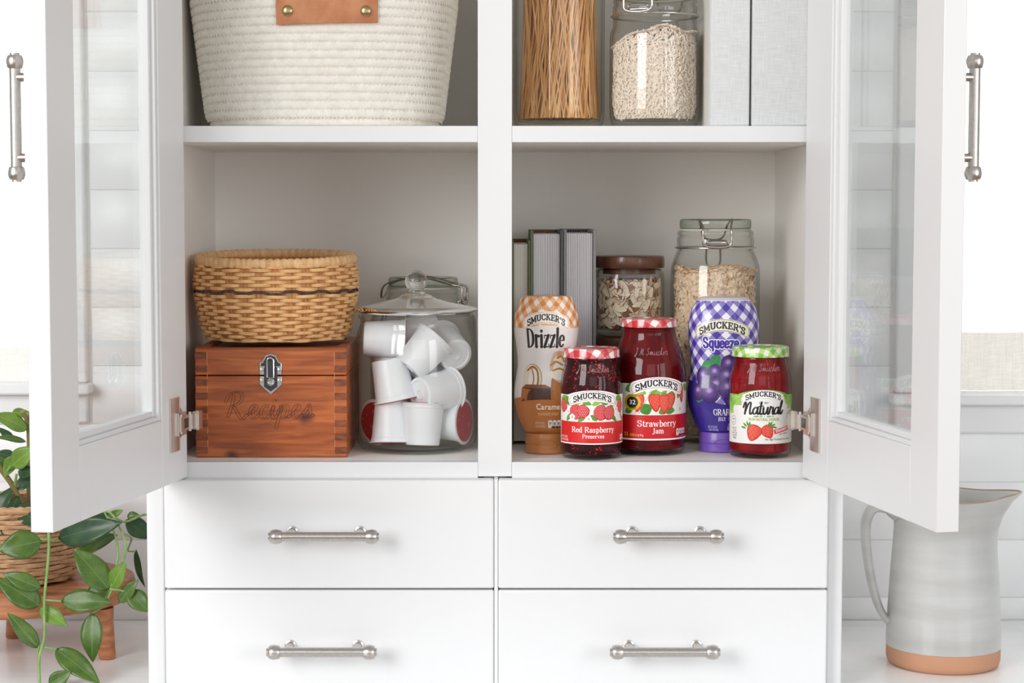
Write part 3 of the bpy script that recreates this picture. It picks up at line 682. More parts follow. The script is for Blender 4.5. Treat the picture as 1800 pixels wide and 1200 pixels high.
def wrap_label(Rfn, z0, h, top, umax, cvh, off=.0004, nu=96, nv=8, rot=0):
    """label patch on a round jar: u = arc length (m), v = height"""
    g = G(); V = []; Fc = []; UV = []; R0 = Rfn(z0+h/2)+off
    for j in range(nv+1):
        for i in range(nu+1):
            u = -umax+2*umax*i/nu; t = top(u*1000)/1000; z = t*j/nv; a = u/R0-pi/2+rot; R = Rfn(z0+z)+off
            V.append((R*cos(a), R*sin(a), z0+z)); UV.append((i/nu, z/(cvh/1000)))
    for j in range(nv):
        for i in range(nu): q = j*(nu+1)+i; Fc.append((q, q+1, q+nu+2, q+nu+1))
    me = bpy.data.meshes.new('label'); me.from_pydata(V, [], Fc); uv = me.uv_layers.new(name='UVMap')
    for lp in me.loops: uv.data[lp.index].uv = UV[lp.vertex_index]
    for p in me.polygons: p.use_smooth = True
    me.update(); return me

def script_tubes(text, Rfn, zb, h, halfw, r=.00032, rot=0, off=.0003):
    adv, run = glyph_run(text, SCR, 0); g = G(); sx = 2*halfw/adv
    for k, p in run:
        q = catmull(p, 4) if len(p) > 2 else p; pts = []
        for x, y in q:
            u = (x-adv/2)*sx+.25*y*h/2; z = zb+y*h/2; R = Rfn(z)+off; a = u/R-pi/2+rot; pts.append((R*cos(a), R*sin(a), z))
        g.tube(pts, r, 5)
    return g

def jam_jar(name, label, loc, prof, lidr, lidz, jam, lidmat, img, lab, sig, rz=0, lrot=0):
    """prof: outer glass (r,z) from the base up to the neck"""
    t = thing(name, label, 'jar', loc, rz)
    zs = [p[1] for p in prof]; rs = [p[0] for p in prof]
    Rfn = lambda z: float(np.interp(z, zs, rs))
    body = [(0, .0012), (rs[0]*.8, .0006)]+[(r, z) for r, z in prof]
    put('glass_jar', G().lathe(body, 72), M['jamglass'], t, smooth=60)
    tn = .0022; inner = [(0, .0055), (rs[0]*.92, .005)]+[(max(.001, r-tn), max(z, .0075)) for r, z in prof if z > .004 and z < lidz-.001]
    inner.append((inner[-1][0], lidz-.001)); inner.append((0, lidz-.001))
    put('jam', G().lathe(inner, 64), jam, t, smooth=60)
    # screw lid: top panel with a rolled edge and a skirt
    H = zs[-1]+.0008; z1 = H; z0 = lidz
    lp = [(lidr-.0015, z0+.0004), (lidr+.0004, z0), (lidr+.0007, z0+.0008), (lidr+.0003, z0+.0016), (lidr, z0+.0024), (lidr, z1-.0022), (lidr-.0006, z1-.0008), (lidr-.002, z1), (lidr-.0042, z1-.0002), (lidr-.0052, z1-.0010), (lidr*.5, z1-.0010), (0, z1-.0009)]
    me = G().lathe(lp, 72).mesh('lid', 60); me.materials.append(lidmat)
    def fuv(c):
        r = hypot(c.x, c.y); L_ = r+(max(0, z1-c.z) if r > lidr-.003 else 0); k = L_/(r+1e-9); return (c.x*k, c.y*k)
    add_planar_uv(me, fuv); put('lid', me, None, t)
    me = wrap_label(Rfn, lab['z0'], lab['h'], lab['top'], lab['umax'], lab['cvh'], rot=lrot); me.materials.append(img_mat(name+'_label', img, .35, .25)); put('paper_label', me, None, t)
    put('embossed_signature', script_tubes('J M Smucker', Rfn, sig[0], sig[1], sig[2], off=.0002), M['jamglass'] if 0 else M['emboss'], t, smooth=80)
    return t

# ---- raspberry label
def base_label(w, h, redtop):
    cv = Cv(w, h, 9, '#ffffff'); return cv
def nutri(cv, x, y, n, h=6.2, fg='#2a1a14', w=3.9):
    for i in range(n):
        X = x+i*(w+.5); cv.poly([(X+w*.2, y), (X+w*.8, y), (X+w, y+h*.2), (X+w, y+h*.8), (X+w*.8, y+h), (X+w*.2, y+h), (X, y+h*.8), (X, y+h*.2)], '#fdfaf6')
        if i: cv.poly([(X+w*.2, y), (X+w*.8, y), (X+w, y+h*.22), (X, y+h*.22)], fg)
        cv.sans(['100', '0g', '5mg', '12g'][i % 4] if h > 6.1 else '50', X+w/2, y+h*.5, h*.28, fg, w=w*.62); cv.rect(X+w*.2, y+h*.34, X+w*.8, y+h*.40, fg, .7)
cv = Cv(98, 61, 9, '#ffffff')
cv.rect(-48, 25.2, 48, 53.2, '#f7f4f1'); cv.rect(-47.2, 1.4, 47.2, 25, '#d81f1c'); cv.rect(-47.2, 25, 47.2, 25.5, '#f3d9c8')
for (x, y, l, w_, rt, c_) in [(-38, 50, 16, 8, .3, '#6fae35'), (-30, 47, 15, 8, -.6, '#4f9630'), (-18, 47.5, 14, 7, .2, '#86bd4a'), (-8, 47, 14, 6, -.4, '#5aa236'), (5, 47, 14, 6, .5, '#8cc653'), (14, 47, 12, 7, -.2, '#4f9630'), (26, 46, 14, 7, .6, '#6fae35'), (36, 50, 14, 8, -.3, '#5aa236'), (42, 30, 14, 5, -.9, '#4f9630'), (-30, 30, 12, 5, .9, '#5aa236'), (-12, 29, 13, 5, .6, '#4f9630'), (1, 29.5, 10, 5, -.8, '#4f9630'), (26, 29, 13, 5, -.7, '#3f8628')]:
    leafp(cv, x, y, l, w_, rt, c_)
raspberry(cv, -40, 42, 7.5, 7.5, .3); raspberry(cv, -20, 36, 9, 8.5, -.3); raspberry(cv, -11.5, 37, 7.6, 7.6, .2)
raspberry(cv, 9, 35.5, 8.5, 9, .1); raspberry(cv, 19.5, 35, 7.6, 8, -.3); raspberry(cv, 38, 42, 7, 7.5, .1)
flower(cv, -25, 30, 4.0); flower(cv, -5, 28.4, 3.8); flower(cv, -31, 36, 3); flower(cv, 30, 39, 3); flower(cv, 45, 33, 4)
banner(cv, -.5, 48.9, 26.2, 5.6, 9.2, '#ffffff', '#d0222a', .45, ('#ffffff', 3.4)); smuckers(cv, -.5, 46.4, 45, 5.6, 5.4)
cv.text('Red Raspberry', .5, 13.6, 5.7, '#ffffff', w=52, wt=.17, wn=.075, wd=.06, track=.03); cv.text('Preserves', .6, 7.0, 4.2, '#ffffff', w=25.5, wt=.17, wn=.08, wd=.06, track=.05)
cv.sans('NET WT 18 OZ', -38.5, 6.6, 2.2, '#ffffff', w=13); cv.sans('(1 LB 2 OZ) 510g', -38.3, 3.4, 2.2, '#ffffff', w=14); nutri(cv, 39, 3.2, 2, 6.4)
IMG_R = cv.image('raspberry_print')
# ---- strawberry label
cv = Cv(120, 72, 8.5, '#ffffff')
cv.rect(-58, 29, 58, 63, '#f5f4ee'); cv.rect(-58.6, 1.8, 58.6, 28.6, '#d01a20')
for (x, y, l, w_, rt, c_) in [(-30, 60, 20, 11, .4, '#4f9630'), (-20, 56, 14, 8, -.5, '#6fae35'), (-13.5, 35.5, 15, 13, .5, '#3e8a2a'), (14, 34, 15, 10, -.1, '#3e8a2a'), (7, 34, 14, 9, .5, '#4f9630'), (31, 58, 13, 9, .9, '#4f9630'), (-34, 34, 12, 8, .5, '#4f9630'), (28, 52, 12, 5, 1.3, '#3e8a2a'), (44, 58, 14, 9, -.4, '#6fae35')]:
    leafp(cv, x, y, l, w_, rt, c_)
cv.line(catmull([(-22, 30), (-16, 42), (-11, 50), (-9, 56)], 5), .5, '#5a9a3a'); cv.line(catmull([(-26, 30), (-24, 45), (-20, 56)], 5), .4, '#5a9a3a')
strawb(cv, -22.5, 42.5, 13, 22, -.15); strawb(cv, 15.5, 43.5, 12.5, 21.5, -.2, base='#c4201c'); strawb(cv, -3.2, 43, 15.5, 22, .12); strawb(cv, 7.5, 41.5, 13.5, 23, 0); strawb(cv, 33.5, 51, 10, 20, .1)
flower(cv, 31, 34.5, 4.5); leafp(cv, -1.5, 54.5, 13, 4, -.2, '#7fc044'); leafp(cv, -5, 55.5, 10, 3, .5, '#5fae2c'); leafp(cv, 7, 54.5, 9, 3, .3, '#5fae2c'); leafp(cv, -21, 53.5, 11, 4, .1, '#8fcc4c')
banner(cv, 0, 58.1, 29.3, 6.9, 10.4, '#ffffff', '#d0222a', .5, ('#ffffff', 4)); smuckers(cv, 0, 55.1, 51, 6.4, 6.9)
cv.text('Strawberry', 0, 15.8, 6.6, '#ffffff', w=47.5, wt=.17, wn=.075, wd=.06); cv.text('Jam', .4, 8.0, 5.6, '#ffffff', w=13.5, wt=.17, wn=.08, wd=.06)
cv.ell(-30, 43, 10.2, 9.2, '#e6b800'); cv.ell(-30, 43, 7.1, 6.4, '#16130f'); cv.ell(-30, 43, 6.7, 6, '#e6b800', 0, .25); cv.ell(-30, 43, 6.4, 5.8, '#16130f')
cv.sans('32', -30, 40.6, 5, '#f4f1ea', w=7.6, bold=.15); cv.sans('VALUE SIZE', -30, 48.9, 1.7, '#2a2208', w=11, arc=1.3); cv.sans('OUNCES', -30, 36.1, 1.7, '#2a2208', w=9, arc=-1.3)
cv.sans('32 oz', -34, 4.6, 4.2, '#e6b800', w=14, bold=.1); cv.sans('(2 LB) 907g', -21.5, 4.6, 2.2, '#f3e6d6', w=9.5); nutri(cv, 24.5, 4.4, 4, 8, w=4.4)
IMG_S = cv.image('strawberry_print')
# ---- natural label
cv = Cv(98, 61, 9, '#f4f3ef')
cv.rect(-49, 53, 49, 61, '#8cc63f')
for k in range(70):
    x = random.uniform(20, 49)*random.choice((-1, 1)); d_ = (abs(x)-18)/31; y = 55-random.uniform(0, 26)*d_
    rnd_blob(cv, x, y+2, 3.6, 4.6, random.choice(['#8cc63f', '#a8d462', '#6eb52e', '#7fbf3a', '#b5dc76']), 8, .3, al=.6)
cv.rect(-19, 30, 19, 50, '#f4f3ef')
cv.poly([(-49, 61), (-49, 50), (-26, 56), (-14, 60), (0, 61), (14, 60), (26, 56), (49, 50), (49, 61)], '#8fcb3f', .7)
banner(cv, -.5, 50.6, 24.2, 5.3, 8.8, '#ffffff', '#9a9a92', .25); smuckers(cv, -.5, 48.3, 41.5, 5.0, 5.3)
cv.sans('EST 1897', -.5, 45.0, 1.9, '#4a4a44', w=11)
cv.text('Natural', -.5, 33.2, 8.6, '#111111', table=SCR, w=46, wt=.26, wn=.12, shear=.06, track=-.03, sy=.9)
cv.text('made with ingredients', -.5, 30.0, 2.2, '#333330', w=23, wt=.12, wn=.1, wd=.0, shear=.2)
cv.sans('FROM NATURAL SOURCES', 0, 26.0, 2.9, '#9dba35', w=36, bold=.12)
strawb(cv, 4.5, 13.5, 15.5, 16, .55, False); strawb(cv, -12, 12, 18, 19, -.35, False)
for (x, y, rt) in [(-22, 21, 2.4), (-19, 22.5, 1.9), (-24, 18, 2.9), (-16.5, 22, 1.3), (10.5, 21, .4), (12.5, 18.5, -.2), (8, 22.5, 1.0), (6, 22, 1.6)]: leafp(cv, x, y, 6.5, 2.2, rt, '#3f8f2c', '#6fae35')
c_, s_ = cos(.2), sin(.2); q = [(-11.5, -2.6), (11.5, -2.6), (11.5, 2.4), (-11.5, 2.6)]
cv.poly([(23+x*c_-y*s_, 15.5+x*s_+y*c_) for x, y in q], '#e23c37'); cv.sans('STRAWBERRY', 23, 14.2, 2.9, '#ffffff', w=18, rot=.2, bold=.1); cv.sans('FRUIT SPREAD', 25, 10.2, 1.6, '#6a6a66', w=13, rot=.12)
cv.sans('No High Fructose Corn Syrup', 19, 4.2, 1.9, '#3a3a36', w=36, shear=.2)
cv.ell(36, 31, 5.6, 5.4, '#6aa32e'); cv.ell(36, 31, 4.9, 4.7, '#eef0e0'); cv.sans('NON', 36, 31.5, 1.7, '#6aa32e', w=5); cv.sans('GMO', 36, 28.6, 1.7, '#6aa32e', w=5.4)
cv.ell(-39, 25, 3.6, 5.2, '#3a3a3a'); cv.ell(-39, 25, 3.2, 4.8, '#ffffff'); cv.sans('40', -39, 25.3, 2.2, '#222222', w=3.6); cv.rect(-41, 22.6, -37, 23.2, '#555555')
for k in range(5): cv.sans(['NET WT', '17.25', 'OZ (1 LB', '1.25 OZ)', '489g'][k], -37.5, 15.5-k*2.7, 1.7, '#4a4a46', w=[7, 6, 8, 8, 5][k])
IMG_N = cv.image('natural_print')

def mk_top(flat, peak, hw):
    return lambda u: flat+(peak-flat)*max(0, (1-(u/hw)**2)) if abs(u) < hw else flat
PR = [(.0285, .0), (.0325, .0014), (.0342, .0045), (.0349, .010), (.0345, .0135), (.0348, .018), (.0348, .082), (.0343, .089), (.0330, .095), (.0312, .101), (.0302, .106), (.0298, .110), (.0306, .1115), (.0298, .113), (.0292, .123)]
jam_jar('raspberry_preserves_jar', 'front left jam jar, dark seedy raspberry preserves with red gingham lid and red-banded label', (.1087, .0440, ZF+.0003), PR, .0316, .1132,
        M['jam_r'], M['lid_red'], IMG_R, dict(z0=.0180, h=.0602, top=mk_top(54.6, 60.4, 31), umax=.0485, cvh=61), (.098, .0085, .0185))
PS = [(.0340, .0), (.0395, .0018), (.0415, .006), (.0425, .013), (.0420, .016), (.0424, .021), (.0425, .090), (.0420, .098), (.0405, .106), (.0382, .114), (.0355, .1215), (.0330, .129), (.0312, .136), (.0302, .141), (.0310, .1425), (.0300, .144), (.0296, .1535)]
jam_jar('strawberry_jam_jar', 'largest jam jar, strawberry jam with red gingham lid and yellow round badge', (.1765, .0865, ZF+.0003), PS, .0318, .1450,
        M['jam_s'], M['lid_red'], IMG_S, dict(z0=.0185, h=.0715, top=mk_top(64, 71.6, 34), umax=.060, cvh=72), (.1145, .0085, .019), lrot=radians(10))
PN = [(.0285, .0), (.0330, .0014), (.0348, .0045), (.0355, .010), (.0350, .0135), (.0354, .018), (.0354, .082), (.0349, .089), (.0336, .095), (.0318, .101), (.0306, .106), (.0301, .110), (.0309, .1115), (.0300, .113), (.0296, .124)]
jam_jar('fruit_spread_jar', 'small jam jar with green gingham lid and white script label, beside the right door hinge', (.3000, .0545, ZF+.0003), PN, .0320, .1135,
        M['jam_n'], M['lid_green'], IMG_N, dict(z0=.0175, h=.0605, top=mk_top(54.5, 60.6, 32), umax=.0485, cvh=61), (.0985, .0085, .0185))

# =================================================================== SQUEEZE BOTTLES
def bottle(name, label, loc, prof, ratio, img, capmat, capr, capz, shoulder, capratio=.8, rz=0, ttl=None):
    t = thing(name, label, 'bottle', loc, rz)
    zs = [p[1] for p in prof]; rs = [p[0] for p in prof]; zz = catmull([(r, z, 0) for r, z in prof], 6); pr = [(max(0, a), b) for a, b, _ in zz]
    def rat(z): return ratio
    me = G().lathe([(0, pr[0][1])]+pr+[(0, pr[-1][1]+.0012)], 96, 1, ratio).mesh('bottle_body', 60); me.materials.append(img_mat(name+'_sleeve', img, .3, .55))
    hmm = img['hmm']
    uv = me.uv_layers.new(name='UVMap'); z0 = pr[0][1]
    for p in me.polygons:
        for li in p.loop_indices:
            c = me.vertices[me.loops[li].vertex_index].co; R = float(np.interp(c.z, [q[1] for q in pr], [q[0] for q in pr]))
            s_ = max(-1, min(1, c.x/(R+1e-9))); ph = asin(s_); R0 = .0385
            uv.data[li].uv = (.5+ph*R0*1000/img['wmm'], (c.z-z0)*1000/hmm)
    put('bottle_body', me, None, t)
    cg = [(0, 0), (capr*.93, 0), (capr, .0015), (capr*1.0, capz*.42), (capr*.975, capz*.44), (capr*.975, capz*.47), (capr, capz*.50), (capr*.985, capz-.002), (capr*.95, capz), (0, capz)]
    c = put('cap', G().lathe(cg, 64, 1, capratio), capmat, t, smooth=40)
    g = G(); q = []
    for i in range(29):
        a = 2*pi*i/28; x = capr*.45*cos(a); z = capz*.46+capz*.22*sin(a); y = -capratio*sqrt(max(0, capr**2-x*x))-.0002; q.append((x, y, z))
    g.tube(q[:-1], .0004, 6, closed=True); put('thumb_notch', g, capmat, c)
    return t
# sleeve of the caramel bottle
def sleeve(w, h): return Cv(w, h, 7.5, '#ffffff')
CH = 164
cv = sleeve(122, CH)
cv.a[:] = np.array(cv.c('#ece7e5'), np.float32)
gingham(cv, '#d98537', '#ecb482', '#f7f1ea', 13.2, radians(40), 122, 158)
sl, X, Y = cv.reg(-61, 112, 61, 128); cv.mix(sl, np.clip((124.5-9*(np.abs(X)/45)**2*1.0+1.0-Y)*cv.k+.5, 0, 1)*(np.abs(X) < 999), '#ece7e5')
gingham_side = None
cv.rect(-61, 158, 61, 164, '#d9a063')
sl, X, Y = cv.reg(-61, 0, 61, 42); cv.mix(sl, np.clip((37-.0015*X*X-Y)*cv.k+.5, 0, 1), '#c0763c')
# cake slice, ice cream scoop, whipped cup
rnd_blob(cv, -20, 56, 14, 18, '#c4ad88', 10, .05); rnd_blob(cv, -20.5, 56, 12.8, 16.8, '#e6dcc4', 10, .05); rnd_blob(cv, -17, 58, 8, 11, '#f6f1e6', 9, .1)
cv.line(catmull([(-27, 66), (-20, 70), (-13, 66), (-11, 54), (-14, 44)], 5), 2.2, '#a3602a'); cv.line(catmull([(-21, 69), (-17, 58), (-18, 48)], 5), 1.6, '#b8712f')
cv.poly([(-34, 46), (6, 46), (8, 38), (8, 30), (-35, 30)], '#4a2a1c'); cv.poly([(-34, 46), (6, 46), (-2, 50), (-28, 50)], '#8a4f2a'); cv.poly([(-34, 46), (-36, 30), (-30, 34), (-27, 28), (-24, 40), (-20, 44)], '#b06c38')
for k in range(60): cv.ell(random.uniform(-24, 7), random.uniform(31, 44), .7, .5, random.choice(['#5d3826', '#38201a', '#6b422c']))
cv.poly(catmull([(8, 60), (5, 34), (12, 26), (26, 26), (36, 34), (32, 60)], 4, True), '#b06a35'); cv.poly(catmull([(10, 60), (8, 38), (14, 30), (18, 30), (14, 60)], 4, True), '#c98a55', .6)
rnd_blob(cv, 19, 70, 16.5, 19, '#d3c1a4', 12, .08); rnd_blob(cv, 19, 62, 16, 8, '#f6efe0', 10, .12); rnd_blob(cv, 20, 70, 12, 7, '#f7f3ec', 9, .14); rnd_blob(cv, 18, 78, 8, 6, '#f3ede3', 8, .15); rnd_blob(cv, 17, 84, 3.5, 4, '#dba873', 7, .1)
for p in ([(5, 72), (12, 76), (22, 72)], [(8, 66), (18, 68), (30, 62), (33, 56)], [(14, 80), (20, 82), (25, 76)], [(26, 72), (30, 68), (29, 58)]): cv.line(catmull(p, 5), 2.1, '#cf8336')
rnd_blob(cv, 20, 44, 6, 10, '#c58452', 8, .1, al=.5)
sl, X, Y = cv.reg(-61, 0, 61, 36); cv.mix(sl, np.clip((33-.0022*X*X-Y)*cv.k*.5+.5, 0, 1), '#c0763c')
_n = int(8*cv.k); _m = int(104*cv.k); cv.a[_n:_m] = cv.a[0:_m-_n].copy(); cv.rect(-61, 0, 61, 14, '#c0763c')
cv.text('Drizzle', -2, 101, 16.5, '#262220', w=49, wt=.20, wn=.08, wd=.06, track=.03, sy=1.2)
cv.rect(-18, 143.0, 17, 146.6, '#f3d8b8', .5); cv.sans('NO MESS CAP', -.5, 143.5, 2.6, '#cf7a38', w=29)
banner(cv, -1, 127.2, 27.5, 7.6, 11.4, '#fbf6ec', '#c98a4c', .5, ('#fbf6ec', 2.4)); smuckers(cv, -1, 124.4, 46, 6.4, 7.4, '#1c1a18')
cv.sans('Caramel', 2.5, 29.6, 6.4, '#f6ead9', w=32, bold=.25); cv.sans('FLAVORED SYRUP', 2, 22.8, 3.2, '#ecc9a4', w=27)
cv.sans('NET WT 20 OZ', -10, 12.4, 2.6, '#f0d5b5', w=14); cv.sans('(1 LB 4 OZ) 567g', -10.5, 8.8, 2.6, '#f0d5b5', w=16); nutri(cv, 2.0, 8.0, 4, 9.2, w=5.8)
IMG_C = cv.image('caramel_print'); IMG_C['wmm'] = 122.0; IMG_C['hmm'] = float(CH)
# profile from the neck (bottom) to the shoulder (top); half widths in metres
k = .000640
def prof_px(Y, rows): return [(hw*(DIST+Y)/F, P(870, y, Y).z-ZF) for hw, y in rows]
PC = [(26, 762), (36, 759), (43, 748), (50, 733), (54, 716), (56.5, 700), (56.5, 685), (54.5, 668), (52, 652), (51, 636), (52, 618), (54.5, 600), (57, 580), (57.3, 566), (55.5, 552), (52, 541), (48.5, 532), (46, 525), (41, 520.5), (25, 519.2)]
M['cap_caramel'] = mat('caramel_plastic', (.52, .20, .065), .38, coat=.2); M['cap_purple'] = mat('purple_plastic', (.16, .075, .42), .38, coat=.2)
bottle('caramel_syrup_bottle', 'caramel syrup squeeze bottle standing upside down on its orange cap in front of the books', (.0590, .0830, ZF+.0003),
       prof_px(.0830, PC), .56, IMG_C, M['cap_caramel'], .0242, .0232, None, rz=0)
GH = 158
cv = sleeve(122, GH)
gingham(cv, '#4a35a0', '#8f83c9', '#f0eef6', 14.6, radians(45), 0, 152)
cv.rect(-61, 152.5, 61, 158, '#c9c5cf')
sl, X, Y = cv.reg(-61, 0, 61, 60); cv.mix(sl, np.clip((34+.016*X*X*(X < 0)+.002*X*X-Y)*cv.k+.5, 0, 1), '#3b2c92')
sl, X, Y = cv.reg(-61, 0, 61, 92)
for (x, y, rx, rt) in [(-30, 44, 15, 1.2), (-22, 78, 16, .5), (-12, 84, 13, .9)]: leafp(cv, x, y, rx*1.2, 13, rt, '#2f8a4a', '#59b26b')
def grape(x, y, r):
    cv.ell(x, y, r, r*1.06, '#28144c'); cv.ell(x, y, r*.93, r*.99, '#472a74'); cv.ell(x-r*.05, y+r*.1, r*.75, r*.8, '#5f3f8e', soft=.4); cv.ell(x-r*.1, y+r*.25, r*.45, r*.42, '#b59cd0', soft=.7)
    cv.line([(x+r*.9*cos(a), y+r*.95*sin(a)) for a in np.linspace(-.6, 1.4, 12)], .35, '#9d84bd', .7)
for (x, y, r_) in [(-27, 66, 10), (18, 84, 10), (33, 80, 10), (4, 80, 10), (22, 38, 9), (-32, 48, 9.5), (-12, 70, 9.5), (30, 66, 10), (14, 62, 8.5), (-10, 56, 10), (26, 52, 11), (2, 66, 10.2), (-17, 47, 11), (8, 40, 9.5), (3.5, 52, 11.3), (40, 60, 9), (42, 75, 9)]: grape(x, y, r_)
TQ = {**GL, 'S': (.8, GL['S'][1][:1]), 'q': (.62, [('c', [(.48, .54), (.30, X_), (.13, .56), (.07, .32), (.13, .09), (.30, 0), (.46, .12)]), ('t', [(.48, X_), (.48, -.3)])]), 'u': (.62, [('c', [(.12, X_), (.12, .25), (.2, .03), (.38, .03), (.48, .2)]), ('t', [(.5, X_), (.5, 0)])]), 'z': (.56, [('t', [(.08, X_), (.48, X_)]), ('t', [(.46, X_), (.10, 0)]), ('t', [(.08, 0), (.50, 0)])])}
for gr, c_ in ((.56, '#4a35a0'), (.46, '#ffffff'), (.25, '#4a32a4')): cv.text('Squeeze', -6, 99, 11.5, c_, w=41, wt=gr*.9, wn=gr*.8, wd=0, table=TQ, track=.06, sy=1)
banner(cv, -4.5, 116.5, 30, 8.2, 12, '#f6f1e4', '#8c6a3c', .5, ('#ded3c2', 2.4)); smuckers(cv, -4.5, 113.2, 52, 7, 8.2, '#1c1a18')
cv.text('GRAPE', -2.5, 21.5, 6.8, '#ffffff', w=23, wt=.16, wn=.07, wd=.05); cv.text('JELLY', -4, 15.0, 3.8, '#ffffff', w=9.5, wt=.15, wn=.09, wd=.05)
cv.poly([(9, 33), (22, 35.5), (34, 36), (34, 33.5), (22, 33), (9, 31)], '#f0a050')
cv.sans('NET WT 20 OZ', -18, 6.2, 2.6, '#dcd8ee', w=14); cv.sans('(1 LB 4 OZ) 567g', -17.5, 2.9, 2.6, '#dcd8ee', w=15.5); nutri(cv, 4.5, 2.8, 4, 9.2, '#241a5c', w=5.6)
IMG_G = cv.image('grape_print'); IMG_G['wmm'] = 122.0; IMG_G['hmm'] = float(GH)
k = .000646
PG = [(28, 759), (42, 757), (46, 750), (52, 737), (57, 724), (61, 710), (63, 696), (62.5, 680), (60, 665), (58.5, 650), (58, 636), (59, 620), (61, 604), (62.3, 588), (62.3, 572), (60.5, 556), (56, 542), (50, 532), (45, 526), (41, 522.5), (26, 521.2)]
bottle('grape_jelly_bottle', 'purple gingham grape jelly squeeze bottle standing on its cap behind the green-lidded jar', (.2636, .0985, ZF+.0003),
       prof_px(.0985, PG), .58, IMG_G, M['cap_purple'], .0276, .0230, None, rz=0)

# =================================================================== LEFT, BOTTOM SHELF
def wood(name, c1, c2, c3, stretch=(14, 60, 160), rough=.42, knots=(), coat=.15):
    """long-grained timber; grain runs along local x"""
    m = bpy.data.materials.new(name); N, L = nodes(m); b = N['Principled BSDF']; tc = N.new('ShaderNodeTexCoord')
    mp = N.new('ShaderNodeMapping'); mp.inputs['Scale'].default_value = stretch
    last = tc.outputs['Object']
    ks = []
    for (kx, ky, kz, rad) in knots:   # a knot bends the grain round it and is dark at its heart
        sb = N.new('ShaderNodeVectorMath'); sb.operation = 'SUBTRACT'; sb.inputs[1].default_value = (kx, ky, kz); L.new(tc.outputs['Object'], sb.inputs[0])
        ml = N.new('ShaderNodeVectorMath'); ml.operation = 'MULTIPLY'; ml.inputs[1].default_value = (.75, .3, 1.15); L.new(sb.outputs[0], ml.inputs[0])
        nz = N.new('ShaderNodeTexNoise'); nz.inputs['Scale'].default_value = 60; L.new(tc.outputs['Object'], nz.inputs[0])
        ad = N.new('ShaderNodeVectorMath'); ad.operation = 'LENGTH'; L.new(ml.outputs[0], ad.inputs[0])
        a2 = N.new('ShaderNodeMath'); a2.operation = 'MULTIPLY_ADD'; a2.inputs[1].default_value = rad*.9; L.new(nz.outputs[0], a2.inputs[0]); L.new(ad.outputs['Value'], a2.inputs[2])
        mr = N.new('ShaderNodeMapRange'); mr.inputs[1].default_value = rad*.7; mr.inputs[2].default_value = rad*1.7; mr.inputs[3].default_value = 1; mr.inputs[4].default_value = 0
        L.new(a2.outputs[0], mr.inputs[0]); ks.append((mr, ad, rad))
    L.new(last, mp.inputs[0])
    n = N.new('ShaderNodeTexNoise'); n.inputs['Scale'].default_value = 1; n.inputs['Detail'].default_value = 5; n.inputs['Distortion'].default_value = .6; L.new(mp.outputs[0], n.inputs[0])
    r = N.new('ShaderNodeValToRGB'); e = r.color_ramp.elements; e[0].position = .32; e[0].color = rgb(c1); e[1].position = .7; e[1].color = rgb(c3); k = e.new(.5); k.color = rgb(c2)
    L.new(n.outputs[0], r.inputs[0])
    n2 = N.new('ShaderNodeTexNoise'); n2.inputs['Scale'].default_value = 9; n2.inputs['Detail'].default_value = 1; L.new(tc.outputs['Object'], n2.inputs[0])
    r2 = N.new('ShaderNodeValToRGB'); r2.color_ramp.elements[0].position = .35; r2.color_ramp.elements[1].position = .65
    r2.color_ramp.elements[0].color = (.78, .74, .72, 1); r2.color_ramp.elements[1].color = (1.12, 1.1, 1.05, 1); L.new(n2.outputs[0], r2.inputs[0])
    mm = N.new('ShaderNodeMix'); mm.data_type = 'RGBA'; mm.blend_type = 'MULTIPLY'; mm.inputs[0].default_value = 1; L.new(r.outputs[0], mm.inputs[6]); L.new(r2.outputs[0], mm.inputs[7])
    col = mm.outputs[2]
    for mr, ad, rad in ks:
        mx = N.new('ShaderNodeMix'); mx.data_type = 'RGBA'; L.new(mr.outputs[0], mx.inputs[0]); L.new(col, mx.inputs[6]); mx.inputs[7].default_value = (.07, .018, .010, 1); col = mx.outputs[2]
    L.new(col, b.inputs['Base Color']); b.inputs['Roughness'].default_value = rough; b.inputs['Coat Weight'].default_value = coat
    bp = N.new('ShaderNodeBump'); bp.inputs['Strength'].default_value = .12; bp.inputs['Distance'].default_value = .0005; L.new(n.outputs[0], bp.inputs['Height']); L.new(bp.outputs[0], b.inputs['Normal'])
    return m
M['cedar'] = wood('red_brown_cedar', (.27, .062, .014), (.40, .098, .022), (.55, .155, .036), knots=((.038, -.10, .045, .0085), (-.045, -.10, .003, .007)))
M['cedar_end'] = wood('red_brown_cedar_end_grain', (.12, .032, .012), (.21, .055, .018), (.30, .085, .03), stretch=(60, 60, 200))
M['cedar_lite'] = mat('pale_joint_line', (.60, .28, .12), .6)
M['groove'] = mat('engraved_cedar', (.13, .026, .008), .55)
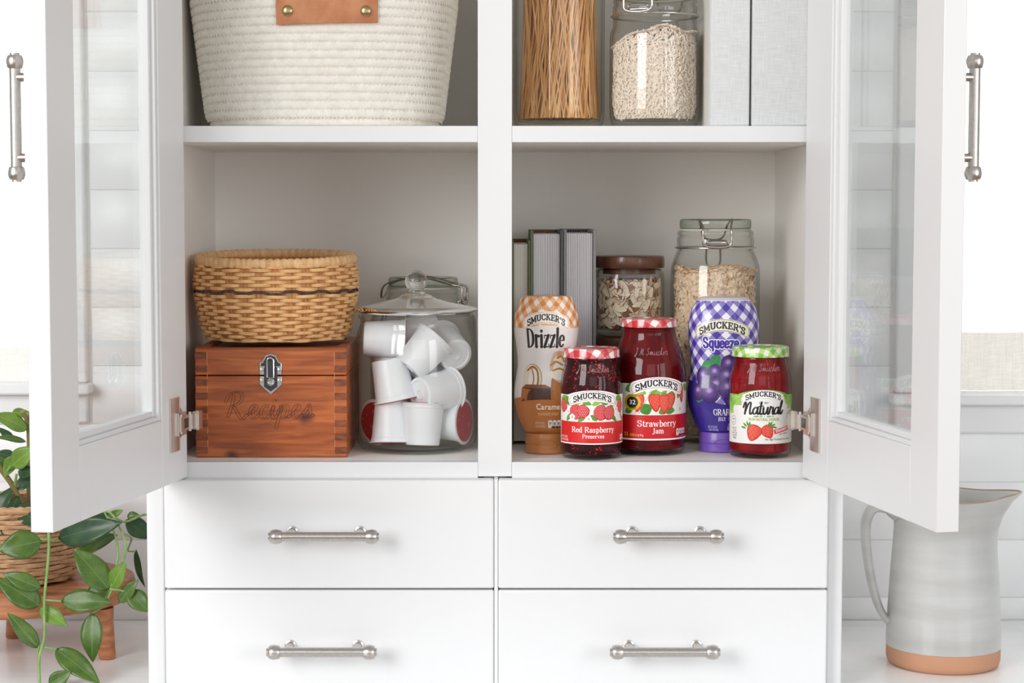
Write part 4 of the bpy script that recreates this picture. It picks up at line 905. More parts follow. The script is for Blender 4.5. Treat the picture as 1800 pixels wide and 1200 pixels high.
# ---- recipe box
Yf = .0391; XB0 = P(344.5, 804, Yf).x; XB1 = P(610, 804, Yf).x; ZTB = P(478, 611, Yf).z; BW = XB1-XB0; BH = ZTB-ZF-.0003; BD = .19
bx = thing('recipe_box', 'reddish cedar recipe box with a nickel clasp and engraved script lettering, under the wicker basket', 'box', ((XB0+XB1)/2, Yf+BD/2, ZF+.0003))
hw, hd = BW/2, BD/2; zl = BH*.748; tk = .0125
g = G(); g.box(-hw, hw, -hd, -hd+tk, 0, zl-.0006).box(-hw, hw, hd-tk, hd, 0, zl-.0006).box(-hw, -hw+tk, -hd+tk, hd-tk, 0, zl-.0006).box(hw-tk, hw, -hd+tk, hd-tk, 0, zl-.0006).box(-hw+tk, hw-tk, -hd+tk, hd-tk, 0, .006)
body = put('box_body', g, M['cedar'], bx, bevel=.0012)
g = G(); g.box(-hw, hw, -hd, -hd+tk, zl+.0004, BH).box(-hw, hw, hd-tk, hd, zl+.0004, BH).box(-hw, -hw+tk, -hd+tk, hd-tk, zl+.0004, BH).box(hw-tk, hw, -hd+tk, hd-tk, zl+.0004, BH).box(-hw+tk, hw-tk, -hd+tk, hd-tk, BH-.008, BH-.002)
lid = put('box_lid', g, M['cedar'], bx, bevel=.0012)
# finger joints: end-grain fingers standing a hair proud at both ends
nF = 8; fh = BH/(nF*2-.0)
for sgn in (-1, 1):
    for i in range(nF):
        z0 = .004+i*2*fh*.99; z1 = z0+fh
        if z1 > BH-.001: z1 = BH-.001
        if z0 < zl < z1: z1 = zl-.0008
        xa, xb = (-hw-.0001, -hw+.0135) if sgn < 0 else (hw-.0135, hw+.0001)
        par = body if z0 < zl-.002 else lid
        put('finger_joint', G().box(xa, xb, -hd-.00025, -hd+.003, z0, z1), M['cedar_end'], par, bevel=.0003)
        xj = xb if sgn < 0 else xa
        put('joint_line', G().box(xj-.0003, xj+.0003, -hd-.0003, -hd+.001, z0+fh, min(z0+2*fh, BH-.001)) if i < nF-1 else G().box(xj-.0003, xj+.0003, -hd-.0003, -hd+.001, z0, z1), M['cedar_lite'], par)
# clasp
zc = zl; cl = put('clasp', (lambda g: (g.prism([(-.0125, zc-.001), (-.0125, zc-.010), (0, zc-.0215), (.0125, zc-.010), (.0125, zc-.001)], 1, -hd-.0016, -hd-.0002),
     g.prism([(-.0125, zc+.001), (.0125, zc+.001), (.0125, zc+.0145), (.0095, zc+.0155), (.006, zc+.0225), (0, zc+.0245), (-.006, zc+.0225), (-.0095, zc+.0155), (-.0125, zc+.0145)], 1, -hd-.0016, -hd-.0002), g)[-1])(G()), M['chrome'], bx, bevel=.0005)
put('clasp_recess', G().prism([(-.0075, zc-.0125), (0, zc-.018), (.0075, zc-.0125), (.0075, zc+.008), (.0055, zc+.012), (-.0055, zc+.012), (-.0075, zc+.008)], 1, -hd-.0022, -hd-.0016), M['dark'], cl)
put('clasp_recess', G().prism([(-.0108, zc+.0135), (-.0085, zc+.0145), (-.005, zc+.021), (0, zc+.023), (.005, zc+.021), (.0085, zc+.0145), (.0108, zc+.0135), (.0108, zc+.0105), (-.0108, zc+.0105)], 1, -hd-.0020, -hd-.0016), M['dark'], cl)
g = G(); lp = [(.0036*cos(a), -hd-.0045, zc+.0165+.0036*sin(a)) for a in np.linspace(0, pi, 9)]+[(-.0036, -hd-.0045, zc-.002), (.0036, -hd-.0045, zc-.002)]
g.tube(lp, .0009, 8, closed=True); g.lathe([(0, 0), (.0042, 0), (.0042, .0012), (.0026, .0020), (0, .0020)], 20, c=(0, 0, 0))
k0 = G().lathe([(0, 0), (.0044, 0), (.0044, .0015), (.0028, .0028), (.0026, .0018), (0, .0016)], 24).xf(Matrix.Translation((0, -hd-.0022, zc-.0070)) @ Matrix.Rotation(pi/2, 4, 'X'))
g2 = G().tube(lp, .0009, 8, closed=True).merge(k0); put('latch_loop', g2, M['chrome'], cl)
put('latch_plate', G().box(-.0028, .0028, -hd-.0042, -hd-.0034, zc-.002, zc+.0175), M['dark'], cl)
for sx_ in (-.0098, .0098):
    for sz in (.0065, -.0055):
        put('screw', G().lathe([(0, 0), (.0021, 0), (.0019, .0009), (.0010, .0012), (.0008, .0004), (0, .0004)], 16).xf(Matrix.Translation((sx_, -hd-.0016, zc+sz)) @ Matrix.Rotation(pi/2, 4, 'X')), M['chrome'], cl)
# engraved word, as a thin cut outline round each stroke
adv, run = glyph_run('Recipes', SCR, -.02); sx_ = .098/adv; hh = .0150; g = G()
for k, p in run:
    q = catmull(p, 5); L_, R_ = [], []
    for i in range(len(q)):
        a = q[max(0, i-1)]; b = q[min(len(q)-1, i+1)]; dx, dz = (b[0]-a[0])*sx_, (b[1]-a[1])*hh; l = hypot(dx, dz)+1e-9; w = .0005+.0011*abs(dz)/l
        X = -.049+q[i][0]*sx_+.22*q[i][1]*hh*.5-.002; Z = .044+q[i][1]*hh
        L_.append((X-dz/l*w, -hd+.00005, Z+dx/l*w)); R_.append((X+dz/l*w, -hd+.00005, Z-dx/l*w))
    g.tube(L_+R_[::-1], .00036, 5, closed=True)
put('engraved_lettering', g, M['groove'], body)

# ---- wicker bowl on the box
M['cane'] = mat('pale_cane', (.66, .34, .12), .55, var=(.88, .55, .25), vscale=(90, 90, 300), ramp=(.3, .7), bump=.25, bscale=500)
M['cane_rim'] = mat('rim_cane', (.64, .36, .15), .5, var=(.86, .57, .30), vscale=(220, 220, 60), ramp=(.3, .7), bump=.3, bscale=400)
M['stake'] = mat('reddish_stake', (.40, .16, .05), .65, var=(.66, .32, .12), vscale=(420, 420, 20), ramp=(.35, .65), bump=.5, bscale=500, bstretch=(1, 1, .05))
M['cane_dark'] = mat('dark_cane', (.035, .022, .018), .6, var=(.09, .06, .05), vscale=(200, 200, 200))
def wicker(name, label, loc, prof, rows, cols, sr, mats, ry=1, amp=.0023, dark=(), rim_r=.006, rim_tilt=0, tilt=0, rz=0, group=None, skip_top=0):
    t = thing(name, label, 'basket', loc, rz); zs = [p[1] for p in prof]; rs = [p[0] for p in prof]
    sm = catmull([(r, z, 0) for r, z in prof], 5); Z_ = [p[1] for p in sm]; R_ = [p[0] for p in sm]
    Rf = lambda z: float(np.interp(z, Z_, R_))
    H = zs[-1]
    put('stakes', G().lathe([(0, .003)]+[(max(.001, Rf(z)-.0013), z) for z in np.linspace(.003, H-.002, 22)]+[(Rf(z)-.0042, z) for z in np.linspace(H-.002, .006, 12)]+[(0, .006)], cols*6, 1, ry, fr=lambda a, z: 1+.004*sin(a*cols*6)), mats[1], t, smooth=50)
    g = G(); gd = G(); step = (H-rim_r*1.2-.003)/rows; fl = sr/step*2.0
    for j in range(rows):
        z = .003+step*(j+.5); ph = (j % 2)*pi; n = cols*6; pts = []
        for i in range(n):
            a = 2*pi*i/n; s_ = sin(a*cols/2+ph); w = max(-1, min(1, s_*2.3+.42)) if j not in dark else .55
            zz = z+.0005*sin(a*7+j*1.7)+(.0013*max(-1, min(1, s_*5)) if j in dark else 0)
            R = Rf(zz)+amp*w-.0006+.0003*random.random(); pts.append((R*cos(a), R*sin(a)*ry, zz))
        (gd if j in dark else g).tube(pts, step*(.50 if j not in dark else .42), 6, closed=True, flat=.55)
    w = put('weave', g, mats[0], t, smooth=60); w['kind'] = 'stuff'
    if dark: put('dark_strand', gd, mats[3], t, smooth=60)
    # wrapped rim
    g = G(); n = cols*7; pts = []; rr = []
    for i in range(n):
        a = 2*pi*i/n; R = rs[-1]+.0005; pts.append((R*cos(a), R*sin(a)*ry, H-rim_r*.4+rim_tilt*sin(a))); rr.append(rim_r*(1 if i % 3 else .80)*(1+.05*random.random()))
    g.tube(pts, rr, 10, closed=True, flat=.62); put('wrapped_rim', g, mats[2], t, smooth=70)
    if tilt: t.rotation_euler = (tilt, 0, rz)
    return t
sb = 1507
wk = [(r*.978, z) for r, z in [(.074, 0), (.0815, .004), (.0855, .010), (.089, .022), (.0925, .038), (.0955, .054), (.0965, .068), (.0955, .080), (.0935, .090), (.0925, .0985)]]
wicker('wicker_basket', 'round tan wicker basket with a thin dark band, sitting on the cedar box', (P(483, 600, .135).x+.0022, .137, ZTB-.0004+.0018), wk, 21, 32, .0026, (M['cane'], M['stake'], M['cane_rim'], M['cane_dark']), dark=(13,), rim_r=.0062, rim_tilt=.004)

# ---- glass cookie jar with coffee pods
M['pod'] = mat('white_pod_plastic', (.83, .84, .87), .35, sss=0)
M['foil'] = mat('red_foil_lid', (.42, .022, .035), .35, var=(.62, .30, .28), vscale=(150, 150, 150), ramp=(.6, .72))
CJ = Vector((P(731.5, 600, .118).x, .1180, ZF+.0003)); rC = .0712
cj = thing('cookie_jar', 'clear glass cookie jar with a ball-knob lid, full of white coffee pods', 'jar', CJ)
outp = [(0, .0012), (.050, .0008), (.058, .0), (.066, .0035), (.0695, .010), (.0708, .022), (rC, .045), (rC, .105), (.0705, .122), (.0690, .134), (.0662, .142), (.0645, .147), (.0648, .152), (.0672, .1545), (.0672, .1570)]
inp = [(.0640, .1570), (.0625, .152), (.0620, .146), (.0645, .140), (.0670, .132), (.0682, .120), (.0688, .105), (.0688, .045), (.068, .018), (.064, .0085), (.054, .0052), (0, .0055)]
put('glass_jar', G().lathe(outp+inp, 96), M['jarglass'], cj, smooth=60)
_cz = lambda z: z if z < .165 else .165+(z-.165)*.60
lidp = [(0, .1588), (.062, .1588), (.0700, .1612), (.0716, .1632), (.0700, .1650), (.0600, .1685), (.0460, .1735), (.0330, .1790), (.0240, .1825), (.0190, .1855), (.0185, .1880), (.0145, .1900), (.0105, .1920), (.0100, .1945), (.0104, .1960)]
lidin = [(0, .1760), (.020, .1755), (.033, .1718), (.046, .1672), (.060, .1625), (.0615, .1575), (.0600, .1560)]
put('glass_lid', G().lathe([(r, _cz(z)) for r, z in [(0, .1780), (.018, .1775), (.032, .1735), (.045, .1690), (.058, .1642), (.0625, .1590), (.0640, .1590), (.0700, .1612), (.0716, .1632), (.0700, .1650)]+lidp[5:]], 96), M['solidglass'], cj, smooth=60)
kb = [(.0095, .1832)]+[(.0128*sin(a), .1955-.0128*cos(a)) for a in np.linspace(.75, pi, 18)]
put('lid_knob', G().lathe([(0, .1832)]+kb[:-1]+[(0, .2083)], 48), M['solidglass'], cj, smooth=60)
def pod_mesh():
    rb, rt, h = .0197, .0240, .0485; g = G(); n = 48
    rib = lambda a, z: 1+(.006*abs(sin(a*24)) if .006 < z < h-.006 else 0)
    g.lathe([(0, .0012), (.004, .0012), (.0045, .0004), (.0060, .0004), (.0066, .0014), (.0150, .0014), (.0157, 0), (rb-.0015, 0), (rb-.0003, .0009), (rb, .0025), (rb+(rt-rb)*.85, h-.006), (rt, h-.0055), (rt+.0002, h-.0012), (rt+.0025, h-.0012), (rt+.0027, h-.0003), (rt+.0022, h), (0, h)], 96, fr=rib)
    a = g.mesh('coffee_pod', 40); a.materials.append(M['pod'])
    b = G().lathe([(0, h+.0002), (.0212, h+.0002), (.0231, h+.0006), (.0231, h+.0001), (0, h+.0001)], 40).mesh('foil_lid', 40); b.materials.append(M['foil'])
    return a, b
PM, FM = pod_mesh(); PODH = .0485
def pod(px, py, dy, axis, label, roll=0):
    """(px,py) picture centre, dy offset from the jar centre, axis from small base to foil"""
    Y = CJ.y+dy; c = P(px, py, Y); ax = Vector(axis).normalized(); q = Vector((0, 0, 1)).rotation_difference(ax)
    # keep it inside the glass
    rel = Vector((c.x-CJ.x, c.y-CJ.y)); mx = .0375
    if rel.length > mx: rel = rel*(mx/rel.length); c.x, c.y = CJ.x+rel.x, CJ.y+rel.y
    for _ in range(12):   # slide inwards until both rims clear the glass wall
        worst, wp_ = 0, None
        for hh_, rr_ in ((PODH/2, .0268), (-PODH/2, .0198)):
            for kk in range(24):
                v = Vector((rr_*cos(kk*pi/12), rr_*sin(kk*pi/12), hh_)); v.rotate(q); v += c; dd = hypot(v.x-CJ.x, v.y-CJ.y)
                if dd > worst: worst, wp_ = dd, v
        if worst <= .0672: break
        u_ = Vector((CJ.x-wp_.x, CJ.y-wp_.y, 0)).normalized(); c += u_*(worst-.0670)
    c.z = max(c.z, CJ.z+.0060+abs(ax.z)*.0243+sqrt(1-ax.z**2)*.0267)
    t = thing('coffee_pod', label, 'coffee pod', c-ax*(PODH/2), group='coffee pods in the cookie jar'); t.rotation_euler = q.to_euler()
    put('pod_cup', PM, None, t); put('foil_lid', FM, None, t)
pod(676, 752, -.034, (.0, -.16, -1), 'white coffee pod standing foil-down at the jar bottom, front left')
pod(746, 756, -.044, (.03, .10, 1), 'white coffee pod standing upright on the jar bottom, red foil on top')
pod(801, 752, -.010, (1, -.42, .02), 'white coffee pod lying at the jar bottom right, red foil facing the glass')
pod(648, 748, .006, (-.75, -.75, -.05), 'white coffee pod behind the front left one, red foil facing out left')
pod(678, 668, -.034, (.20, -.06, -1), 'white coffee pod leaning foil-down at mid height on the left')
pod(779, 690, -.040, (.74, .68, .06), 'white coffee pod at mid height on the right, round base facing out')
pod(742, 622, -.022, (.62, .25, .70), 'tilted white coffee pod near the top centre, base pointing down left')
pod(664, 596, .006, (1, .05, -.04), 'white coffee pod lying sideways at the top left under the lid')
pod(800, 612, .008, (-.42, .86, .28), 'white coffee pod at the top right, round base facing out')
pod(728, 588, .040, (.8, .5, .3), 'white coffee pod at the very top behind the others under the lid')
pod(722, 700, .036, (.1, -.6, .8), 'white coffee pod hidden behind the middle of the pile')
pod(786, 668, .040, (.2, .5, .8), 'white coffee pod at the back right of the pile')
pod(666, 640, .030, (-.3, .6, .8), 'white coffee pod at the back left of the pile')
pod(716, 768, .030, (.9, .3, .1), 'white coffee pod lying at the back of the jar bottom')

# ---- clip-top jars
def clip_jar(name, label, loc, rb, hb, rn, rl, H, rz=0, glassm=None, shoulder=.03, group=None, bail=True, seal=True, ring_h=.012, tall=None):
    """rb body radius, hb height of full body, rn neck ring radius, rl lid radius, H full height"""
    t = thing(name, label, 'jar', loc, rz, group); gm = glassm or M['jarglass']
    zn = H-.034       # underside of the neck ring
    out = [(0, .0030), (rb*.72, .0022), (rb*.80, 0), (rb*.93, .0028), (rb*.985, .011), (rb, .022), (rb, hb), (rb*.985, hb+(zn-hb)*.25), (rb*.93, hb+(zn-hb)*.55), (rn*1.02-(rn*1.02-rn*.97)*.5, hb+(zn-hb)*.85), (rn*.955, zn-.0010),
           (rn*.985, zn+.0005), (rn, zn+.003), (rn*1.0, zn+ring_h-.002), (rn*.98, zn+ring_h), (rn*.965, zn+ring_h+.0015), (rn*.99, zn+ring_h+.003), (rn*.99, zn+ring_h+.006), (rn*.96, zn+ring_h+.0075)]
    ti = .0024
    inn = [(r-ti, z) for r, z in out[::-1] if z > .012]+[(rb*.90, .010), (0, .0085)]
    put('glass_jar', G().lathe(out+inn, 80), gm, t, smooth=60)
    zs_ = zn+ring_h+.0078
    if seal:
        M.setdefault('rubber', mat('grey_rubber_seal', (.52, .50, .44), .6)); put('seal_ring', G().lathe([(rl*.86, zs_), (rl*1.0, zs_), (rl*1.0, zs_+.0022), (rl*.86, zs_+.0022), (rl*.86, zs_)], 64), M['rubber'], t)
    put('glass_lid', G().lathe([(0, zs_+.0024), (rl*.96, zs_+.0024), (rl, zs_+.0040), (rl, H-.0028), (rl*.975, H-.0006), (rl*.93, H), (rl*.82, H-.0016), (rl*.5, H-.0022), (0, H-.0022)], 72), M['lidglass'], t, smooth=60)
    g = G(); zw = zn+.0035; R = rn+.0014
    g.tube([(R*cos(a), R*sin(a), zn-.0005) for a in np.linspace(0, 2*pi, 56)[:-1]], .0012, 6, closed=True)
    if bail:
        w = .0165; f = -(R+.0045)
        g.tube(catmull([(-w, -R*.86, H-.009), (-w, f, H-.012), (-w*1.02, f-.001, zn+.012), (-w*.9, f-.0006, zn+.003), (0, f-.0006, zn+.0005), (w*.9, f-.0006, zn+.003), (w*1.02, f-.001, zn+.012), (w, f, H-.012), (w, -R*.86, H-.009)], 6), .0015, 8)
        g.tube([(-w*.8, -R, zn+.004), (w*.8, -R, zn+.004)], .0014, 8)
        g.tube(catmull([(-w*.75, -R, zn+.004), (-w*.7, f, zn+.006), (-w*.5, f, zn+.0085), (w*.5, f, zn+.0085), (w*.7, f, zn+.006), (w*.75, -R, zn+.004)], 5), .0012, 6)
        g.tube(catmull([(-w, -R*.86, H-.009), (-w*1.2, 0, H+.0), (-w, R*.9, H-.008), (-w*.6, R+.004, zn+.01), (w*.6, R+.004, zn+.01), (w, R*.9, H-.008), (w*1.2, 0, H+.0), (w, -R*.86, H-.009)], 6), .0013, 6)
        for s_ in (-1, 1): g.tube(catmull([(s_*w*.5, R+.001, zn), (s_*w*.5, R+.004, zn-.02), (0, rb*.95, zn-.03)], 5), .0013, 6)
    put('wire_clip', g, M['wire'], t, smooth=60)
    return t, zn
YJ = .262; cb = P(744, 600, YJ)
H_ = P(744, 487, YJ).z-ZF
clip_jar('clip_top_jar', 'empty clip-top glass jar with wire clasp, standing behind the cookie jar', (cb.x, YJ, ZF+.0003), .0655, H_-.055, .0455, .0430, H_, rz=radians(80))

# =================================================================== UPPER SHELVES
M['rope'] = mat('cream_cotton_rope', (.78, .74, .67), .95, var=(.85, .82, .76), vscale=(120, 120, 120), bump=.8, bscale=420, bstretch=(1, 1, .5), sheen=.3)
M['leather'] = mat('tan_leather', (.44, .155, .06), .5, var=(.56, .24, .11), vscale=(40, 40, 40), vdetail=6, bump=.5, bscale=260)
M['stitch'] = mat('cotton_stitch', (.50, .44, .35), .95)
Yr = .155; c0 = P(576, 210, Yr)
rb_ = thing('rope_basket', 'cream coiled cotton rope basket with a riveted tan leather tab', 'basket', (c0.x-.002, Yr, Z1+.0006))
rows_r = 27; step = .0092; rr0 = .0058
def rope_half(z): return .1318+.0180*min(1, z/.145)+(0 if z > .02 else -.011*((.02-z)/.02)**2)
exr = 2.7
def rope_pt(a, z, off=0):
    ca, sa = cos(a), sin(a); k = (abs(ca)**exr+abs(sa)**exr)**(-1/exr); A = rope_half(z)+off; B = A*.80
    return (A*k*ca, B*k*sa, z)
g = G(); gs = G()
for j in range(rows_r):
    z = .0066+j*step; n = 220; pts = []; rad = []
    for i in range(n):
        a = 2*pi*i/n; x, y, zz = rope_pt(a, z+.0011*sin(2*a+j*.3)*(j/rows_r)); pts.append((x, y, zz)); rad.append(rr0*(1+.035*sin(i*pi+j)+.02*random.random()))
    g.tube(pts, rad, 8, closed=True)
o = put('coil', g, M['rope'], rb_, smooth=80); o['kind'] = 'stuff'
st_ = G()
for j in range(rows_r-1):
    z = .0066+(j+.5)*step; n = 190
    for i in range(n):
        a = 2*pi*(i+.5*(j % 2)+.2*random.random())/n
        if sin(a) > .3: continue
        x, y, zz = rope_pt(a, z, .0050); x2, y2, z2 = rope_pt(a+.012, z, .0044)
        st_.tube([(x, y, zz+.0022), (x2, y2, zz-.0022)], .00075, 4, caps=False)
o = put('stitching', st_, M['rope'], rb_, smooth=80); o['kind'] = 'stuff'
put('basket_base', G().lathe([(0, .0012), (.118, .0012), (.118, .006), (0, .006)], 64, 1, .8, ex=exr), M['rope'], rb_)
# leather tab
zt0 = P(575, 43, Yr-.12).z-Z1; tab = G(); V = []; Fc = []; nx, nz = 24, 6; X0, X1 = P(486, 20, Yr-.12).x-c0.x+.002, P(664, 20, Yr-.12).x-c0.x+.002; zt1 = zt0+.062
def tabpt(x, z, o_):
    B = rope_half(z)*.80; A = rope_half(z); y = -B*(1-(abs(x)/A)**exr)**(1/exr); return (x, y-rr0-o_, z)
for side in (0, 1):
    for j in range(nz+1):
        for i in range(nx+1):
            x = X0+(X1-X0)*i/nx; zz = zt0+(zt1-zt0)*j/nz-.0012*(1-j/nz)*((i/nx-.5)*2)*-1; V.append(tabpt(x, zz, .0006+(.0030 if side else 0)))
m_ = (nx+1)*(nz+1)
for j in range(nz):
    for i in range(nx):
        q = j*(nx+1)+i; Fc += [(q, q+1, q+nx+2, q+nx+1), (m_+q, m_+q+1, m_+q+nx+2, m_+q+nx+1)]
bd = [i for i in range(nx+1)]+[j*(nx+1)+nx for j in range(1, nz+1)]+[nz*(nx+1)+i for i in range(nx-1, -1, -1)]+[j*(nx+1) for j in range(nz-1, 0, -1)]
for a, b in zip(bd, bd[1:]+bd[:1]): Fc.append((a, b, m_+b, m_+a))
tab.add(V, Fc); tb = put('leather_tab', tab, M['leather'], rb_, smooth=50, bevel=.0006)
for px, py in ((506, 20), (643, 20)):
    x = P(px, py, Yr-.125).x-c0.x+.002; z = P(px, py, Yr-.125).z-Z1; q = tabpt(x, z, .0034)
    put('rivet', G().lathe([(0, 0), (.0062, 0), (.0062, .0008), (.0050, .0022), (.003, .0029), (0, .0031)], 28).xf(Matrix.Translation(q) @ Matrix.Rotation(pi/2, 4, 'X')), M['brass'], tb)

# ---- spaghetti jar
Yp = .135; cp = P(982.5, 210, Yp)
pj, _ = clip_jar('pasta_jar', 'tall clip-top glass jar of spaghetti beside the middle post', (cp.x, Yp, Z1+.0006), .0530, .235, .046, .044, .30, bail=True)
M['pasta'] = mat('dry_spaghetti', (.66, .30, .07), .4, var=(.92, .58, .26), vscale=(120, 120, 5), ramp=(.35, .65), spec=.6)
g = G(); Ri = .0465
for i in range(560):
    r0 = Ri*sqrt(random.uniform(.30, 1)); a = random.uniform(0, 2*pi); tw = random.gauss(0, .38)
    shr = random.uniform(.72, .86); p0 = Vector((r0*cos(a), r0*sin(a), 0.0125+random.random()*.002)); p1 = Vector((r0*shr*cos(a+tw), r0*shr*sin(a+tw), .245+random.uniform(-.01, .01)))
    if i % 9 == 0:
        a = random.uniform(-pi*.9, -pi*.1); a2 = a+random.uniform(.7, 1.3)*random.choice((-1, 1)); p1 = Vector((Ri*.98*cos(a2), Ri*.98*sin(a2), .24)); p0 = Vector((Ri*1.0*cos(a), Ri*1.0*sin(a), .0125))
    g.tube([p0, p1], .00105, 6)
sp = put('spaghetti', g, M['pasta'], None, loc=(cp.x, Yp, Z1+.0006)); tag(sp, 'dry spaghetti strands standing in the tall glass jar', 'spaghetti'); sp['kind'] = 'stuff'

# ---- scattered grains on the inside of a glass wall
def scatter(Rf, z0, z1, n, tmpl, size, tilt=.5, topz=None, a0=0, a1=2*pi, surf=None, flat=False):
    """tmpl(V,F) with its long axis x and thin axis z, laid on the wall; topz(x,y) height of the heap"""
    V0, F0 = tmpl; V0 = np.array(V0); Vs = []; Fs = []; b = 0
    for i in range(n):
        a = random.uniform(a0, a1); z = random.uniform(z0, z1); R = Rf(z)-random.random()*size*.5
        x, y = R*cos(a), R*sin(a)
        if topz and z > topz(x, y): continue
        nrm = Vector((cos(a), sin(a), 0)); tan = Vector((-sin(a), cos(a), 0)); up = Vector((0, 0, 1)); th = random.uniform(0, 2*pi)
        e1 = (tan*cos(th)+up*sin(th)); e1 = (e1+nrm*random.uniform(-tilt, tilt)).normalized(); e3 = (nrm-e1*nrm.dot(e1)).normalized(); e2 = e3.cross(e1); e3 = (e3+e2*random.uniform(-tilt, tilt)).normalized(); e2 = e3.cross(e1)
        s_ = size*random.uniform(.75, 1.2); B = np.array([e1, e2, e3])*s_; Vs.append(V0@B+np.array([x, y, z])); Fs += [tuple(k_+b for k_ in f) for f in F0]; b += len(V0)
    if topz:
        m = int(n*.35)
        for i in range(m):
            R = Rf((z0+z1)/2)*sqrt(random.random()); a = random.uniform(0, 2*pi); x, y = R*cos(a), R*sin(a); z = topz(x, y)
            th = random.uniform(0, 2*pi); e1 = Vector((cos(th), sin(th), random.uniform(-tilt, tilt))).normalized(); e3 = Vector((random.uniform(-tilt, tilt), random.uniform(-tilt, tilt), 1)); e3 = (e3-e1*e3.dot(e1)).normalized(); e2 = e3.cross(e1)
            s_ = size*random.uniform(.75, 1.2); B = np.array([e1, e2, e3])*s_; Vs.append(V0@B+np.array([x, y, z])); Fs += [tuple(k_+b for k_ in f) for f in F0]; b += len(V0)
    g = G(); g.v = [tuple(p) for p in np.vstack(Vs)]; g.f = Fs; return g
def grain_t():
    V = [(-.5, 0, 0)]; F_ = []
    for x, r in ((-.3, .13), (.3, .13)):
        for k in range(4): V.append((x, r*cos(k*pi/2), r*sin(k*pi/2)))
    V.append((.5, 0, 0))
    for k in range(4): j = (k+1) % 4; F_ += [(0, 1+j, 1+k), (1+k, 1+j, 5+j, 5+k), (5+k, 5+j, 9)]
    return V, F_
def flake_t(n=7, th=.10):
    V = [(0, 0, th*1.2), (0, 0, -th*.2)]; F_ = []
    for k in range(n):
        a = 2*pi*k/n; r = .5*(1+.18*sin(k*2.3)); V.append((r*cos(a), r*.78*sin(a), .06*sin(k*1.9)))
    for k in range(n): j = (k+1) % n; F_ += [(0, 2+k, 2+j), (1, 2+j, 2+k)]
    return V, F_
def heap(Rf, z0, ztop, topz, n=48, nr=14):
    g = G(); pr = [(0, z0)]+[(Rf(z), z) for z in np.linspace(z0, ztop, 14)]
    g.lathe(pr, n); # side
    V = []; Fc = []
    for j in range(nr+1):
        for i in range(n):
            R = Rf(ztop)*(1-j/nr)+1e-4; a = 2*pi*i/n; x, y = R*cos(a), R*sin(a); V.append((x, y, topz(x, y)))
    for j in range(nr):
        for i in range(n): k = (i+1) % n; Fc.append((j*n+i, j*n+k, (j+1)*n+k, (j+1)*n+i))
    b = len(g.v); g.add(V, Fc); return g
# ---- rice jar
Yq = .095; cq = P(1150, 210, Yq); RB = .0512
hq = P(1150, 0, Yq).z-Z1
clip_jar('rice_jar', 'round clip-top glass jar of white rice between the spaghetti and the linen boxes', (cq.x, Yq, Z1+.0006), RB, P(1150, 70, Yq).z-Z1-.0, .0478, .0445, P(1150, 30, Yq).z-Z1+.034, rz=radians(-25))
M['rice'] = mat('white_rice', (.84, .72, .60), .5, var=(.93, .85, .76), vscale=(400, 400, 400), ramp=(.3, .7))
Rq = lambda z: float(np.interp(z, [.010, .016, .028, .094, .104, .114, .12], [.0390, .0450, .0474, .0468, .0440, .0405, .039]))
topq = lambda x, y: .113-.020*max(0, -(x)/.05)**1.2-.006*max(0, x/.05)+.002*sin(x*160)
g = scatter(Rq, .0115, .116, 7000, grain_t(), .0066, .30, topq)
g2 = G().lathe([(0, .0105)]+[(Rq(z)-.0030, z) for z in np.linspace(.0105, .088, 12)]+[(.034, .100), (0, .108)], 40); g.merge(g2)
o = put('rice_grains', g, M['rice'], None, loc=(cq.x, Yq, Z1+.0006), smooth=30); tag(o, 'heap of white rice grains inside the round clip-top jar', 'rice'); o['kind'] = 'stuff'
# ---- linen boxes
M['linen_box'] = weave_mat('pale_grey_linen', (.62, .635, .64), (.72, .73, .735), 900, .9, .5)
M['linen_side'] = weave_mat('off_white_linen', (.70, .69, .66), (.78, .77, .75), 900, .9, .4)
for x0, x1, yf, lb in ((1248, 1317.5, .0195, 'pale grey linen storage box, nearer the rice jar'), (1321.5, 1433, .0195, 'pale grey linen storage box against the right side of the upper shelf')):
    a, b = P(x0, 200, yf).x, P(x1, 200, yf).x
    if lb.startswith('pale grey linen storage box against'): b = .3540
    t = thing('linen_box', lb, 'storage box', ((a+b)/2, yf, Z1+.0006), group='linen storage boxes on the upper shelf'); w2 = (b-a)/2
    put('box_body', G().box(-w2, w2, 0, .30, 0, .30), M['linen_box'], t, bevel=.0018)
    put('cloth_edge', G().box(-w2-.0004, -w2+.0003, .004, .296, .002, .298), M['linen_side'], t, bevel=.0006)

